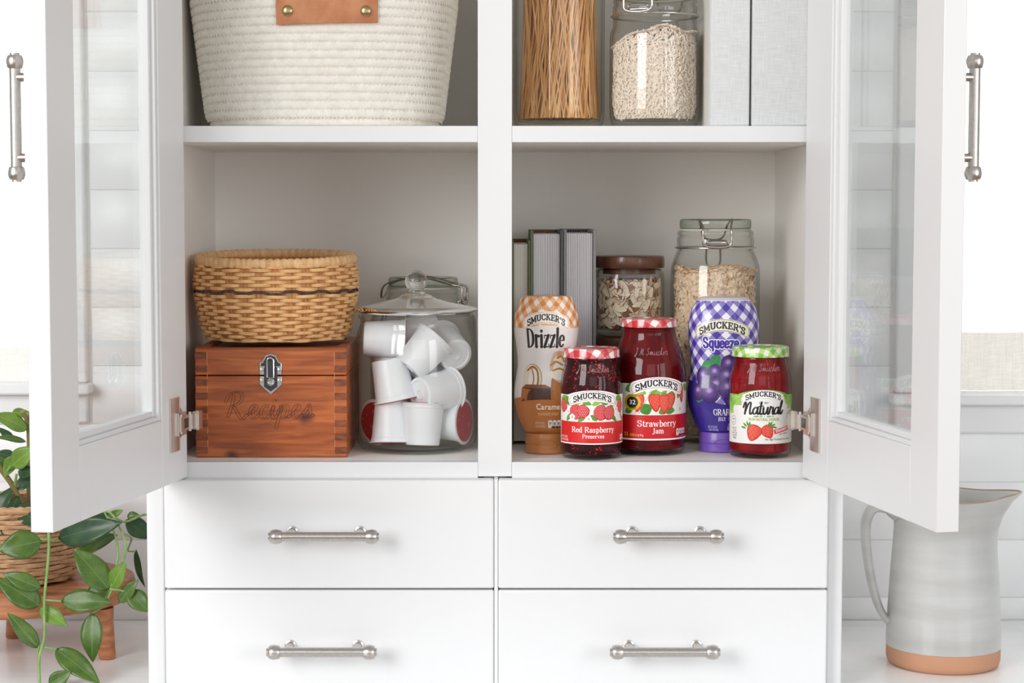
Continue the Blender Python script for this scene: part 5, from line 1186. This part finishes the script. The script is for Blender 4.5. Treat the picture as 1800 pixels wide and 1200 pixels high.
# =================================================================== RIGHT, BOTTOM SHELF, BACK ROW
M['page'] = mat('book_pages', (.76, .75, .78), .8); M['page_line'] = mat('page_gap', (.22, .21, .24), .9); M['page_c'] = mat('cream_pages', (.76, .74, .69), .8)
def book(label, x0px, x1px, ytop, Yf, cover, head, pages, back=None, depth=.15, half=False, cthick=.0026, lab=False):
    a = P(x0px, 500, Yf).x; b = P(x1px, 500, Yf).x; H = P(900, ytop, Yf).z-ZF; w2 = (b-a)/2
    t = thing('book', label, 'book', ((a+b)/2, Yf, ZF+.0004), group='hardback books on the lower shelf')
    put('cover', G().box(-w2, -w2+cthick, 0, depth, 0, H), cover, t, bevel=.0006); put('cover', G().box(w2-cthick, w2, 0, depth, 0, H), back or cover, t, bevel=.0006)
    put('spine', G().box(-w2+.0003, w2-.0003, depth-cthick, depth, .0002, H-.0002), cover, t)
    # page block with leafed signatures
    g = G(); n = max(7, int((b-a-2*cthick)/.0021)); X = -w2+cthick+.0004; wd = (2*w2-2*cthick-.0008)/n
    for i in range(n):
        d_ = .0032+random.random()*.0005+.004*sin(pi*(i+.5)/n)*.8
        g.box(X+i*wd, X+(i+1)*wd-.00035, d_, depth-cthick, .0035, H-.0045-random.random()*.0003)
    put('page_block', g, pages, t, smooth=0)
    put('page_gaps', G().box(X, X+n*wd-.0003, .0095, depth-cthick-.001, .004, H-.0055), M['page_line'], t)
    g = G()
    for i in range(10):
        xx = X+(i+.5)*(n*wd)/10; g.tube([(xx-.0012, depth-.006, H-.004), (xx+.0008, depth-.006, H-.0015)], .0008, 5)
    put('headband', g, head, t)
    if lab: put('cover_label', G().box(w2-.0001, w2+.0002, .002, depth-.004, .003, H*.77), M['white'], t)
    return t
M['c_green'] = mat('olive_green_cloth', (.15, .17, .07), .8, bump=.3, bscale=900); M['c_dkgreen'] = mat('grey_green_cloth', (.16, .19, .13), .8, bump=.3, bscale=900)
M['c_grey'] = mat('grey_cloth', (.30, .31, .31), .8, bump=.4, bscale=900); M['c_dark'] = mat('dark_grey_cloth', (.13, .13, .14), .8, bump=.3, bscale=900); M['c_red'] = mat('headband_rust', (.30, .10, .05), .8); M['black'] = mat('black_thread', (.03, .03, .03), .8)
YB = .1560
book('shortest book, olive green cover and cream pages, next to the middle post', 899.5, 932, 423, YB, M['c_green'], M['c_red'], M['page_c'], cthick=.0024)
book('middle book with grey-green front cover and white page edges', 932.5, 990, 405.5, YB, M['c_dkgreen'], M['c_red'], M['page'], back=M['c_dark'], cthick=.0034)
book('thickest book, light grey cloth cover, nearest the almond jar', 990.8, 1047.5, 404, YB, M['c_grey'], M['black'], M['page'], cthick=.0034, lab=True)

# ---- nut jars with wooden lids, stacked
M['walnut'] = wood('walnut_lid', (.085, .026, .012), (.16, .055, .026), (.25, .10, .05), stretch=(18, 90, 60), rough=.35, coat=.3)
YN = .225; cn = P(1106, 500, YN)
def nut_jar(name, label, z, H, hl, rj, rl):
    t = thing(name, label, 'jar', (cn.x, YN, z)); zb = H-hl
    out = [(0, .002), (rj*.86, .001), (rj*.95, .0025), (rj*.99, .008), (rj, .014), (rj, zb-.012), (rj*.99, zb-.0065), (rj*.955, zb-.003), (rj*.90, zb-.0012), (rj*.86, zb-.0005)]
    put('glass_jar', G().lathe(out+[(r-.0030, z_) for r, z_ in out[::-1] if z_ > .006]+[(0, .006)], 80, ex=2.6), M['jarglass'], t, smooth=60)
    put('wooden_lid', G().lathe([(0, zb-.007), (rj*.76, zb-.007), (rj*.76, zb+.0002), (rl*.975, zb+.0004), (rl, zb+.003), (rl, H-.004), (rl*.985, H-.001), (rl*.95, H), (0, H)], 72), M['walnut'], t, smooth=40)
    return t
zA = P(1106, 593, YN-.04).z; topA = P(1106, 449, YN).z
nut_jar('nut_jar', 'lower glass jar with a walnut lid, mostly hidden behind the strawberry jam', ZF+.0003, zA-ZF-.0005, .014, .0415, .0425)
nut_jar('almond_jar', 'glass jar of sliced almonds with a walnut lid, stacked above the strawberry jam', zA, topA-zA, .0150, .0425, .0428)
# the lower jar's dark contents
g = scatter(lambda z: .0350, .012, .072, 900, flake_t(), .008, .5); g.merge(G().lathe([(0, .008), (.0345, .009), (.0345, .075), (0, .078)], 32))
M['cocoa'] = mat('dark_cocoa_nibs', (.05, .022, .014), .7, var=(.11, .05, .03), vscale=(300, 300, 300))
o = put('cocoa_nibs', g, M['cocoa'], None, loc=(cn.x, YN, ZF+.0003)); tag(o, 'dark brown nibs filling the lower walnut-lidded jar', 'nibs'); o['kind'] = 'stuff'
# almond slices, one object each
M['almond'] = mat('almond_flesh', (.80, .64, .44), .55, var=(.90, .79, .62), vscale=(120, 120, 120)); M['almond_skin'] = mat('almond_skin', (.20, .062, .022), .6, var=(.32, .12, .05), vscale=(300, 300, 300))
def almond_mesh(L_, w, skinny=False):
    g = G(); n = 12; ring = []
    pts = [(L_/2*cos(2*pi*k/n)*(1 if cos(2*pi*k/n) < 0 else 1.12), w/2*sin(2*pi*k/n)*(1-.22*cos(2*pi*k/n))) for k in range(n)]
    V = [(x, y, .0006) for x, y in pts]+[(x*1.04, y*1.06, .00035) for x, y in pts]+[(x*1.04, y*1.06, -.00035) for x, y in pts]+[(x, y, -.0006) for x, y in pts]
    Fc = [tuple(range(n)), tuple(range(3*n, 4*n))[::-1]]+[(a*n+i, a*n+(i+1) % n, (a+1)*n+(i+1) % n, (a+1)*n+i) for a in range(3) for i in range(n)]
    me = g.add(V, Fc).mesh('almond_slice', 30); me.materials.append(M['almond'] if not skinny else M['almond_skin']); me.materials.append(M['almond_skin'])
    for p in me.polygons: p.material_index = 1 if len(p.vertices) == 4 else 0
    return me
AM = [almond_mesh(.0175, .0078), almond_mesh(.0155, .0085), almond_mesh(.0190, .0070), almond_mesh(.0140, .0050), almond_mesh(.0160, .0075, True)]
HA = topA-zA-.0150
for i in range(270):
    a = random.uniform(-pi*.97, -.03*pi); z = .0155+random.random()**.9*(HA-.033)
    ca, sa = cos(a), sin(a); k = (abs(ca)**2.6+abs(sa)**2.6)**(-1/2.6); R = (.0372-random.random()*.0035)*k
    nrm = Vector((ca, sa, 0)); th = random.uniform(0, 2*pi); tan = Vector((-sa, ca, 0)); e1 = (tan*cos(th)+Vector((0, 0, 1))*sin(th)+nrm*random.uniform(-.15, .15)).normalized()
    e3 = (nrm+tan*random.uniform(-.5, .5)+Vector((0, 0, random.uniform(-.5, .5)))); e3 = (e3-e1*e3.dot(e1)).normalized(); e2 = e3.cross(e1)
    o = put('almond_slice', AM[random.choice((0, 0, 1, 1, 2, 3, 3, 4))], None, None); o.matrix_world = Matrix.Translation((cn.x+R*ca, YN+R*sa, zA+z)) @ Matrix((e1, e2, e3)).transposed().to_4x4()
    tag(o, 'thin cream almond slice with brown skin edge inside the walnut-lidded jar', 'almond slice', 'sliced almonds in the walnut-lidded jar')
g = scatter(lambda z: .0340, .011, HA-.016, 1500, flake_t(5, .08), .0085, .6); g.merge(G().lathe([(0, .008), (.0310, .009), (.0310, HA-.014), (0, HA-.012)], 32))
M['almond_mix'] = mat('almond_fragments', (.17, .065, .03), .7, var=(.66, .48, .32), vscale=(230, 230, 230), ramp=(.45, .6))
o = put('almond_fragments', g, M['almond_mix'], None, loc=(cn.x, YN, zA)); tag(o, 'brown and cream almond fragments filling the middle of the almond jar', 'almonds'); o['kind'] = 'stuff'

# ---- oat jar
YO = .205; co = P(1256, 600, YO); HO = P(1256, 385, YO).z-ZF
clip_jar('oat_jar', 'tall clip-top glass jar of rolled oats behind the grape jelly bottle', (co.x, YO, ZF+.0003), .0535, HO-.064, .0462, .0430, HO, rz=radians(-4))
M['oat'] = mat('rolled_oats', (.70, .50, .32), .75, var=(.88, .71, .53), vscale=(260, 260, 260), ramp=(.3, .65))
zo = P(1256, 472, YO-.04).z-ZF
Ro = lambda z: float(np.interp(z, [.010, .016, .026, 1], [.0405, .0455, .0478, .0478]))
topo = lambda x, y: zo-.003+.003*sin(x*90)+.002*cos(y*120)
g = scatter(Ro, .011, zo, 5200, flake_t(), .0082, .55, topo, a0=-pi*1.05, a1=.05*pi)
g.merge(G().lathe([(0, .0105)]+[(Ro(z)-.0025, z) for z in np.linspace(.0105, zo-.006, 10)]+[(0, zo-.005)], 40))
o = put('rolled_oats', g, M['oat'], None, loc=(co.x, YO, ZF+.0003), smooth=0); tag(o, 'beige rolled oats filling the tall clip-top jar', 'oats'); o['kind'] = 'stuff'

# =================================================================== RIGHT WORKTOP: PITCHER
M['glaze'] = mat('pale_grey_stoneware_glaze', (.42, .415, .40), .28, var=(.55, .55, .545), vscale=(6, 6, 40), ramp=(.3, .7), vdetail=6, coat=.3, bump=.15, bscale=60)
M['terracotta'] = mat('bare_clay', (.52, .27, .16), .8, bump=.3, bscale=500); M['rim_clay'] = mat('brown_rim', (.36, .26, .18), .5)
Yt = .1234; cx_ = P(1657, 1165, Yt).x; zr = P(1700, 872, Yt).z
pt = thing('pitcher', 'tall pale grey glazed stoneware pitcher with a bare clay foot, on the right worktop', 'pitcher', (cx_, Yt, .0004))
Hp = zr
pf = [(0, .004), (.055, .003), (.060, .0), (.0640, .0025), (.0658, .008), (.0660, .022)]
pb = [(.0661, .0222), (.0663, .030), (.0655, .055), (.0640, .080), (.0622, .110), (.0600, .140), (.0588, .160), (.0592, .176), (.0612, .190), (.0640, Hp-.001), (.0638, Hp+.0012), (.0620, Hp+.0014)]
pin = [(.0600, Hp-.002), (.0572, .186), (.0555, .170), (.0555, .150), (.0600, .08), (.0610, .03), (0, .012)]
def spout(a, z):
    da = atan2(sin(a-.0), cos(a-.0)); f = max(0, (z-.135)/(Hp-.135)); return 1+.40*(f**2.2)*math.exp(-(da/.33)**2)-.03*f*math.exp(-((abs(da)-.8)/.3)**2)
put('clay_foot', G().lathe(pf, 96), M['terracotta'], pt, smooth=50)
gb = G().lathe(pb+pin, 96, fr=spout)
gb.v = [(x, y, z+(.004*max(0, (z-.17)/(Hp-.17))*math.exp(-(atan2(y, x)/.45)**2) if x > 0 else 0)) for x, y, z in gb.v]
put('pitcher_body', gb, M['glaze'], pt, smooth=70)
g = G(); rp = []
for i in range(96):
    a = 2*pi*i/96; R = .0630*spout(a, Hp); z = Hp+.0010+(.004*math.exp(-(atan2(sin(a), cos(a))/.45)**2)); rp.append((R*cos(a), R*sin(a), z))
g.tube(rp, .0013, 6, closed=True); put('brown_rim', g, M['rim_clay'], pt, smooth=60)
hp = [P(x, y, Yt) for x, y in ((1592, 905), (1560, 893), (1536, 893), (1523, 915), (1522, 950), (1528, 1000), (1539, 1050), (1552, 1080), (1566, 1092))]
hp = [(p.x-cx_, .0, p.z) for p in hp]; hp[0] = (-.056, 0, hp[0][2]); hp[-1] = (-.0625, 0, hp[-1][2]); hc = catmull(hp, 6)
put('pitcher_handle', G().tube(hc, [.0072-.0032*(i/len(hc))+.0010*(i < 5)+.0012*(i > len(hc)-5) for i in range(len(hc))], 14, flat=1.7), M['glaze'], pt, smooth=60)

# =================================================================== LEFT WORKTOP: RISER, WICKER POT, TRAILING PLANT
M['riser'] = wood('stained_round_riser', (.30, .105, .045), (.42, .16, .07), (.54, .23, .11), stretch=(10, 60, 120), rough=.5, coat=.1)
YR = .200; XR = P(46, 1060, YR).x; zT = P(60, 1049, YR-.12).z
rs_ = thing('wooden_riser', 'round reddish wooden riser with tapered legs under the wicker pot', 'stand', (XR, YR, 0))
put('round_top', G().lathe([(0, zT-.026), (.124, zT-.026), (.1295, zT-.023), (.131, zT-.018), (.131, zT-.007), (.1295, zT-.002), (.1255, zT), (0, zT)], 96), M['riser'], rs_, smooth=50)
for lx, ly in ((-.4616, .1464), (-.6013, .2583), (-.640, .118)):
    g = G().lathe([(0, .0004), (.0092, .0004), (.0102, .002), (.0125, zT*.5), (.0150, zT-.0262), (0, zT-.0262)], 32, c=(0, 0, 0))
    g.v = [(x+(lx-XR)+(-.010*(1 if lx > XR else -1))*(z/zT), y+(ly-YR), z) for x, y, z in g.v]; put('leg', g, M['riser'], rs_, smooth=50)
M['rattan'] = mat('brown_rattan', (.34, .17, .075), .6, var=(.56, .34, .18), vscale=(90, 90, 300), ramp=(.3, .7), bump=.3, bscale=500)
M['rattan_d'] = mat('dark_rattan', (.12, .05, .02), .7, var=(.26, .13, .06), vscale=(300, 300, 60))
XP = P(42, 1000, .185).x
wp = [(.050, 0), (.056, .003), (.062, .012), (.069, .028), (.0745, .046), (.0770, .062), (.0765, .076), (.0740, .088), (.072, .096)]
wicker('wicker_pot', 'brown wicker plant pot standing on the round wooden riser', (XP, .185, zT+.0004), wp, 15, 20, .0028, (M['rattan'], M['rattan_d'], M['rattan'], M['rattan_d']), amp=.0017, rim_r=.005)

def leaf_mat(name, c1, c2, vein):
    m = bpy.data.materials.new(name); N, L = nodes(m); b = N['Principled BSDF']; tc = N.new('ShaderNodeTexCoord'); sp = N.new('ShaderNodeSeparateXYZ'); L.new(tc.outputs['Object'], sp.inputs[0])
    n = N.new('ShaderNodeTexNoise'); n.inputs['Scale'].default_value = 60; L.new(tc.outputs['Object'], n.inputs[0])
    r = N.new('ShaderNodeValToRGB'); r.color_ramp.elements[0].position = .3; r.color_ramp.elements[1].position = .7; r.color_ramp.elements[0].color = rgb(c1); r.color_ramp.elements[1].color = rgb(c2); L.new(n.outputs[0], r.inputs[0])
    # side veins: |y| sheared by x, plus the midrib
    ab = N.new('ShaderNodeMath'); ab.operation = 'ABSOLUTE'; L.new(sp.outputs[1], ab.inputs[0])
    sh = N.new('ShaderNodeMath'); sh.operation = 'MULTIPLY_ADD'; sh.inputs[1].default_value = -.8; L.new(ab.outputs[0], sh.inputs[0]); L.new(sp.outputs[0], sh.inputs[2])
    sn = N.new('ShaderNodeMath'); sn.operation = 'MULTIPLY'; sn.inputs[1].default_value = 560; L.new(sh.outputs[0], sn.inputs[0])
    s2 = N.new('ShaderNodeMath'); s2.operation = 'SINE'; L.new(sn.outputs[0], s2.inputs[0])
    s3 = N.new('ShaderNodeMapRange'); s3.inputs[1].default_value = .90; s3.inputs[2].default_value = 1; s3.inputs[3].default_value = 0; s3.inputs[4].default_value = .25; L.new(s2.outputs[0], s3.inputs[0])
    mr = N.new('ShaderNodeMapRange'); mr.inputs[1].default_value = .0003; mr.inputs[2].default_value = .0008; mr.inputs[3].default_value = .7; mr.inputs[4].default_value = 0; L.new(ab.outputs[0], mr.inputs[0])
    mx_ = N.new('ShaderNodeMath'); mx_.operation = 'MAXIMUM'; L.new(s3.outputs[0], mx_.inputs[0]); L.new(mr.outputs[0], mx_.inputs[1])
    mx = N.new('ShaderNodeMix'); mx.data_type = 'RGBA'; L.new(mx_.outputs[0], mx.inputs[0]); L.new(r.outputs[0], mx.inputs[6]); mx.inputs[7].default_value = rgb(vein)
    L.new(mx.outputs[2], b.inputs['Base Color']); b.inputs['Roughness'].default_value = .38; b.inputs['Coat Weight'].default_value = .1
    t = N.new('ShaderNodeBsdfTranslucent'); L.new(mx.outputs[2], t.inputs[0]); ms = N.new('ShaderNodeMixShader'); ms.inputs[0].default_value = .22
    L.new(b.outputs[0], ms.inputs[1]); L.new(t.outputs[0], ms.inputs[2]); L.new(ms.outputs[0], N['Material Output'].inputs[0]); return m
LM = {'d': leaf_mat('dark_leaf', (.014, .05, .017), (.032, .088, .026), (.06, .14, .045)), 'm': leaf_mat('mid_green_leaf', (.05, .115, .012), (.10, .18, .02), (.14, .26, .06)),
      'l': leaf_mat('light_green_leaf', (.12, .24, .025), (.19, .33, .04), (.28, .42, .09))}
M['stem'] = mat('green_stem', (.16, .30, .07), .5, var=(.24, .38, .12), vscale=(80, 80, 80)); M['stem_b'] = mat('brown_stem', (.22, .17, .06), .6)
M['soil'] = mat('potting_soil', (.04, .028, .02), .95, bump=1, bscale=300)
pl = thing('trailing_plant', 'green trailing plant with pointed oval leaves spilling from the wicker pot', 'plant', (XP, .185, zT+.08))
plo = Vector(pl.location)
put('soil', G().lathe([(0, .006), (.066, .004), (.066, .0), (0, .0)], 40), M['soil'], pl)
def leaf(ax, ay, bx_, by, wpx, k, Y0, Y1=None, roll=0, cup=.12, droop=.10):
    Y1 = Y0-.012 if Y1 is None else Y1
    A = P(ax, ay, Y0); B = P(bx_, by, Y1); d = B-A; L_ = d.length; e1 = d.normalized(); w = wpx*(DIST+Y0)/F
    n0 = Vector((.10, -.86, .42)); n0.rotate(Matrix.Rotation(roll, 3, e1)); e3 = (n0-e1*n0.dot(e1)).normalized(); e2 = e3.cross(e1)
    nx, ny = 14, 6; V = []; Fc = []
    sd = random.random()*6
    for i in range(nx+1):
        t = i/nx; hw = w/2*(sin(pi*min(1, t*1.0)**.80))**.85*(1-.12*t) if 0 < t < 1 else 0
        if t > .82: hw = min(hw, w/2*.62*(1-t)/.18*1.0+.0)
        for j in range(-ny//2, ny//2+1):
            v = j/(ny/2); y = v*hw; x = t*L_; z = cup*abs(v)*hw*1.2-droop*L_*(t-.5)**2*2+.03*w*sin(t*9+sd)*abs(v); V.append((x, y, z))
    m_ = ny+1
    for i in range(nx):
        for j in range(ny): q = i*m_+j; Fc.append((q, q+m_, q+m_+1, q+1))
    me = bpy.data.meshes.new('leaf'); me.from_pydata(V, [], Fc); me.materials.append(LM[k])
    for p in me.polygons: p.use_smooth = True
    o = bpy.data.objects.new('leaf', me); COL.objects.link(o); o.parent = pl
    o.matrix_local = Matrix.Translation(A-plo) @ Matrix((e1, e2, e3)).transposed().to_4x4()
    o.location = A-plo
    sl = o.modifiers.new('thickness', 'SOLIDIFY'); sl.thickness = .0004
    return A
def z4(x, y): return x/2.4, 700+y/2.4     # reading of the 2.4x enlargement
def lf(x0, y0, x1, y1, w, k, Y0, Y1=None, roll=0, **kw):
    a = z4(x0, y0); b = z4(x1, y1); return leaf(a[0], a[1], b[0], b[1], w/2.4, k, Y0, Y1, roll, **kw)
lf(240, 590, 508, 522, 128, 'd', .085, .070, .15); lf(175, 600, -10, 640, 132, 'm', .085, .075, -.2)
lf(172, 872, -14, 758, 128, 'm', .060, .055, .1); lf(172, 800, 10, 735, 80, 'm', .062, .060, -.1)
lf(255, 852, 468, 858, 106, 'm', .055, .050, .1); lf(168, 882, 283, 957, 76, 'l', .050, .045, 0)
lf(165, 1052, 32, 902, 78, 'm', .032, .030, .1); lf(233, 1052, 422, 1200, 104, 'm', .030, .010, -.1)
lf(388, 905, 388, 1115, 102, 'm', .058, .050, .2); lf(462, 805, 312, 632, 128, 'm', .058, .062, .1)
lf(465, 803, 528, 690, 82, 'l', .060, .050, -.2); lf(545, 812, 628, 900, 90, 'm', .060, .055, .1)
lf(532, 512, 640, 590, 96, 'd', .20, .21, -.2); lf(568, 640, 604, 800, 46, 'd', .20, .21, .9)
lf(205, 1210, 300, 1150, 74, 'm', .012, .012, .2); lf(132, 290, 45, 290, 84, 'l', .14, .13, .1) if 0 else lf(45, 285, 148, 205, 92, 'l', .12, .11, .1)
lf(120, 128, -30, 62, 82, 'l', .15, .13, .2); lf(112, 178, -20, 160, 40, 'm', .17, .15, .4); lf(50, 60, 130, 62, 46, 'l', .20, .19, .6)
lf(70, 310, 150, 308, 60, 'd', .13, .11, .3); lf(66, 350, 150, 352, 100, 'd', .15, .14, -.2); lf(60, 250, -20, 228, 60, 'd', .18, .19, .1)
lf(10, 570, 80, 400, 76, 'd', .105, .14, .2); lf(-10, 480, 52, 368, 66, 'd', .13, .14, -.2); lf(78, 445, 160, 545, 90, 'd', .125, .10, .2)
lf(330, 640, 492, 572, 100, 'm', .115, .11, -.3); lf(500, 862, 580, 765, 62, 'm', .060, .055, .1); lf(455, 500, 520, 470, 34, 'l', .19, .19, .2)
lf(370, 812, 455, 815, 100, 'm', .063, .063, .1); lf(535, 498, 590, 492, 40, 'm', .20, .20, .1); lf(500, 850, 540, 820, 50, 'm', .062, .062, 0)
lf(60, 240, 20, 330, 60, 'l', .14, .12, -.3); lf(100, 520, 150, 430, 60, 'd', .16, .15, 0); lf(20, 250, -40, 300, 60, 'm', .14, .13, 0)
lf(60, 180, -10, 120, 40, 'd', .20, .20, .3); lf(460, 478, 380, 500, 60, 'd', .17, .16, 0); lf(120, 60, 128, 150, 50, 'm', .16, .15, .8)
def stem(pts, r, m='stem', Y=.06):
    q = []
    for p in pts:
        a = z4(p[0], p[1]); q.append(P(a[0], a[1], p[2] if len(p) > 2 else Y)-plo)
    put('stem', G().tube(catmull([tuple(v) for v in q], 6), r, 8), M[m], pl, smooth=60)
stem([(120, 470, .14), (190, 500, .085), (205, 570, .060), (203, 680, .055), (187, 850, .048), (187, 1000, .032), (165, 1100, .022), (168, 1215, .012)], .0016)
stem([(187, 850, .048), (220, 852, .05), (258, 855, .055)], .0012); stem([(187, 1050, .027), (210, 1052, .028), (238, 1058, .030)], .0012); stem([(170, 1080, .024), (160, 1070, .028), (166, 1045, .032)], .0012)
stem([(203, 590, .060), (225, 600, .07), (242, 590, .085)], .0013); stem([(204, 592, .060), (190, 596, .07), (172, 592, .085)], .0013)
stem([(330, 500, .16), (440, 478, .14), (480, 500, .10), (520, 580, .08), (530, 640, .07), (515, 692, .058)], .0013); stem([(440, 478, .14), (480, 560, .10), (497, 640, .07), (494, 690, .06), (465, 805, .062)], .0012)
stem([(480, 500, .12), (530, 520, .17), (600, 492, .20), (625, 490, .20)], .0014); stem([(520, 570, .1), (555, 590, .15), (540, 640, .17), (570, 645, .2)], .0011)
stem([(462, 805, .058), (480, 805, .058), (545, 815, .060)], .0013); stem([(440, 840, .07), (465, 805, .062)], .0011); stem([(388, 905, .058), (440, 870, .06), (470, 810, .062)], .0011)
stem([(100, 470, .15), (60, 380, .14), (20, 320, .13), (-20, 270, .12)], .0035, 'stem_b'); stem([(120, 480, .17), (122, 300, .17), (120, 120, .16), (95, 55, .15)], .0030, 'stem_b')
stem([(20, 320, .13), (45, 285, .12)], .0016); stem([(60, 380, .14), (72, 345, .145)], .0016); stem([(60, 380, .14), (70, 320, .13)], .0016)
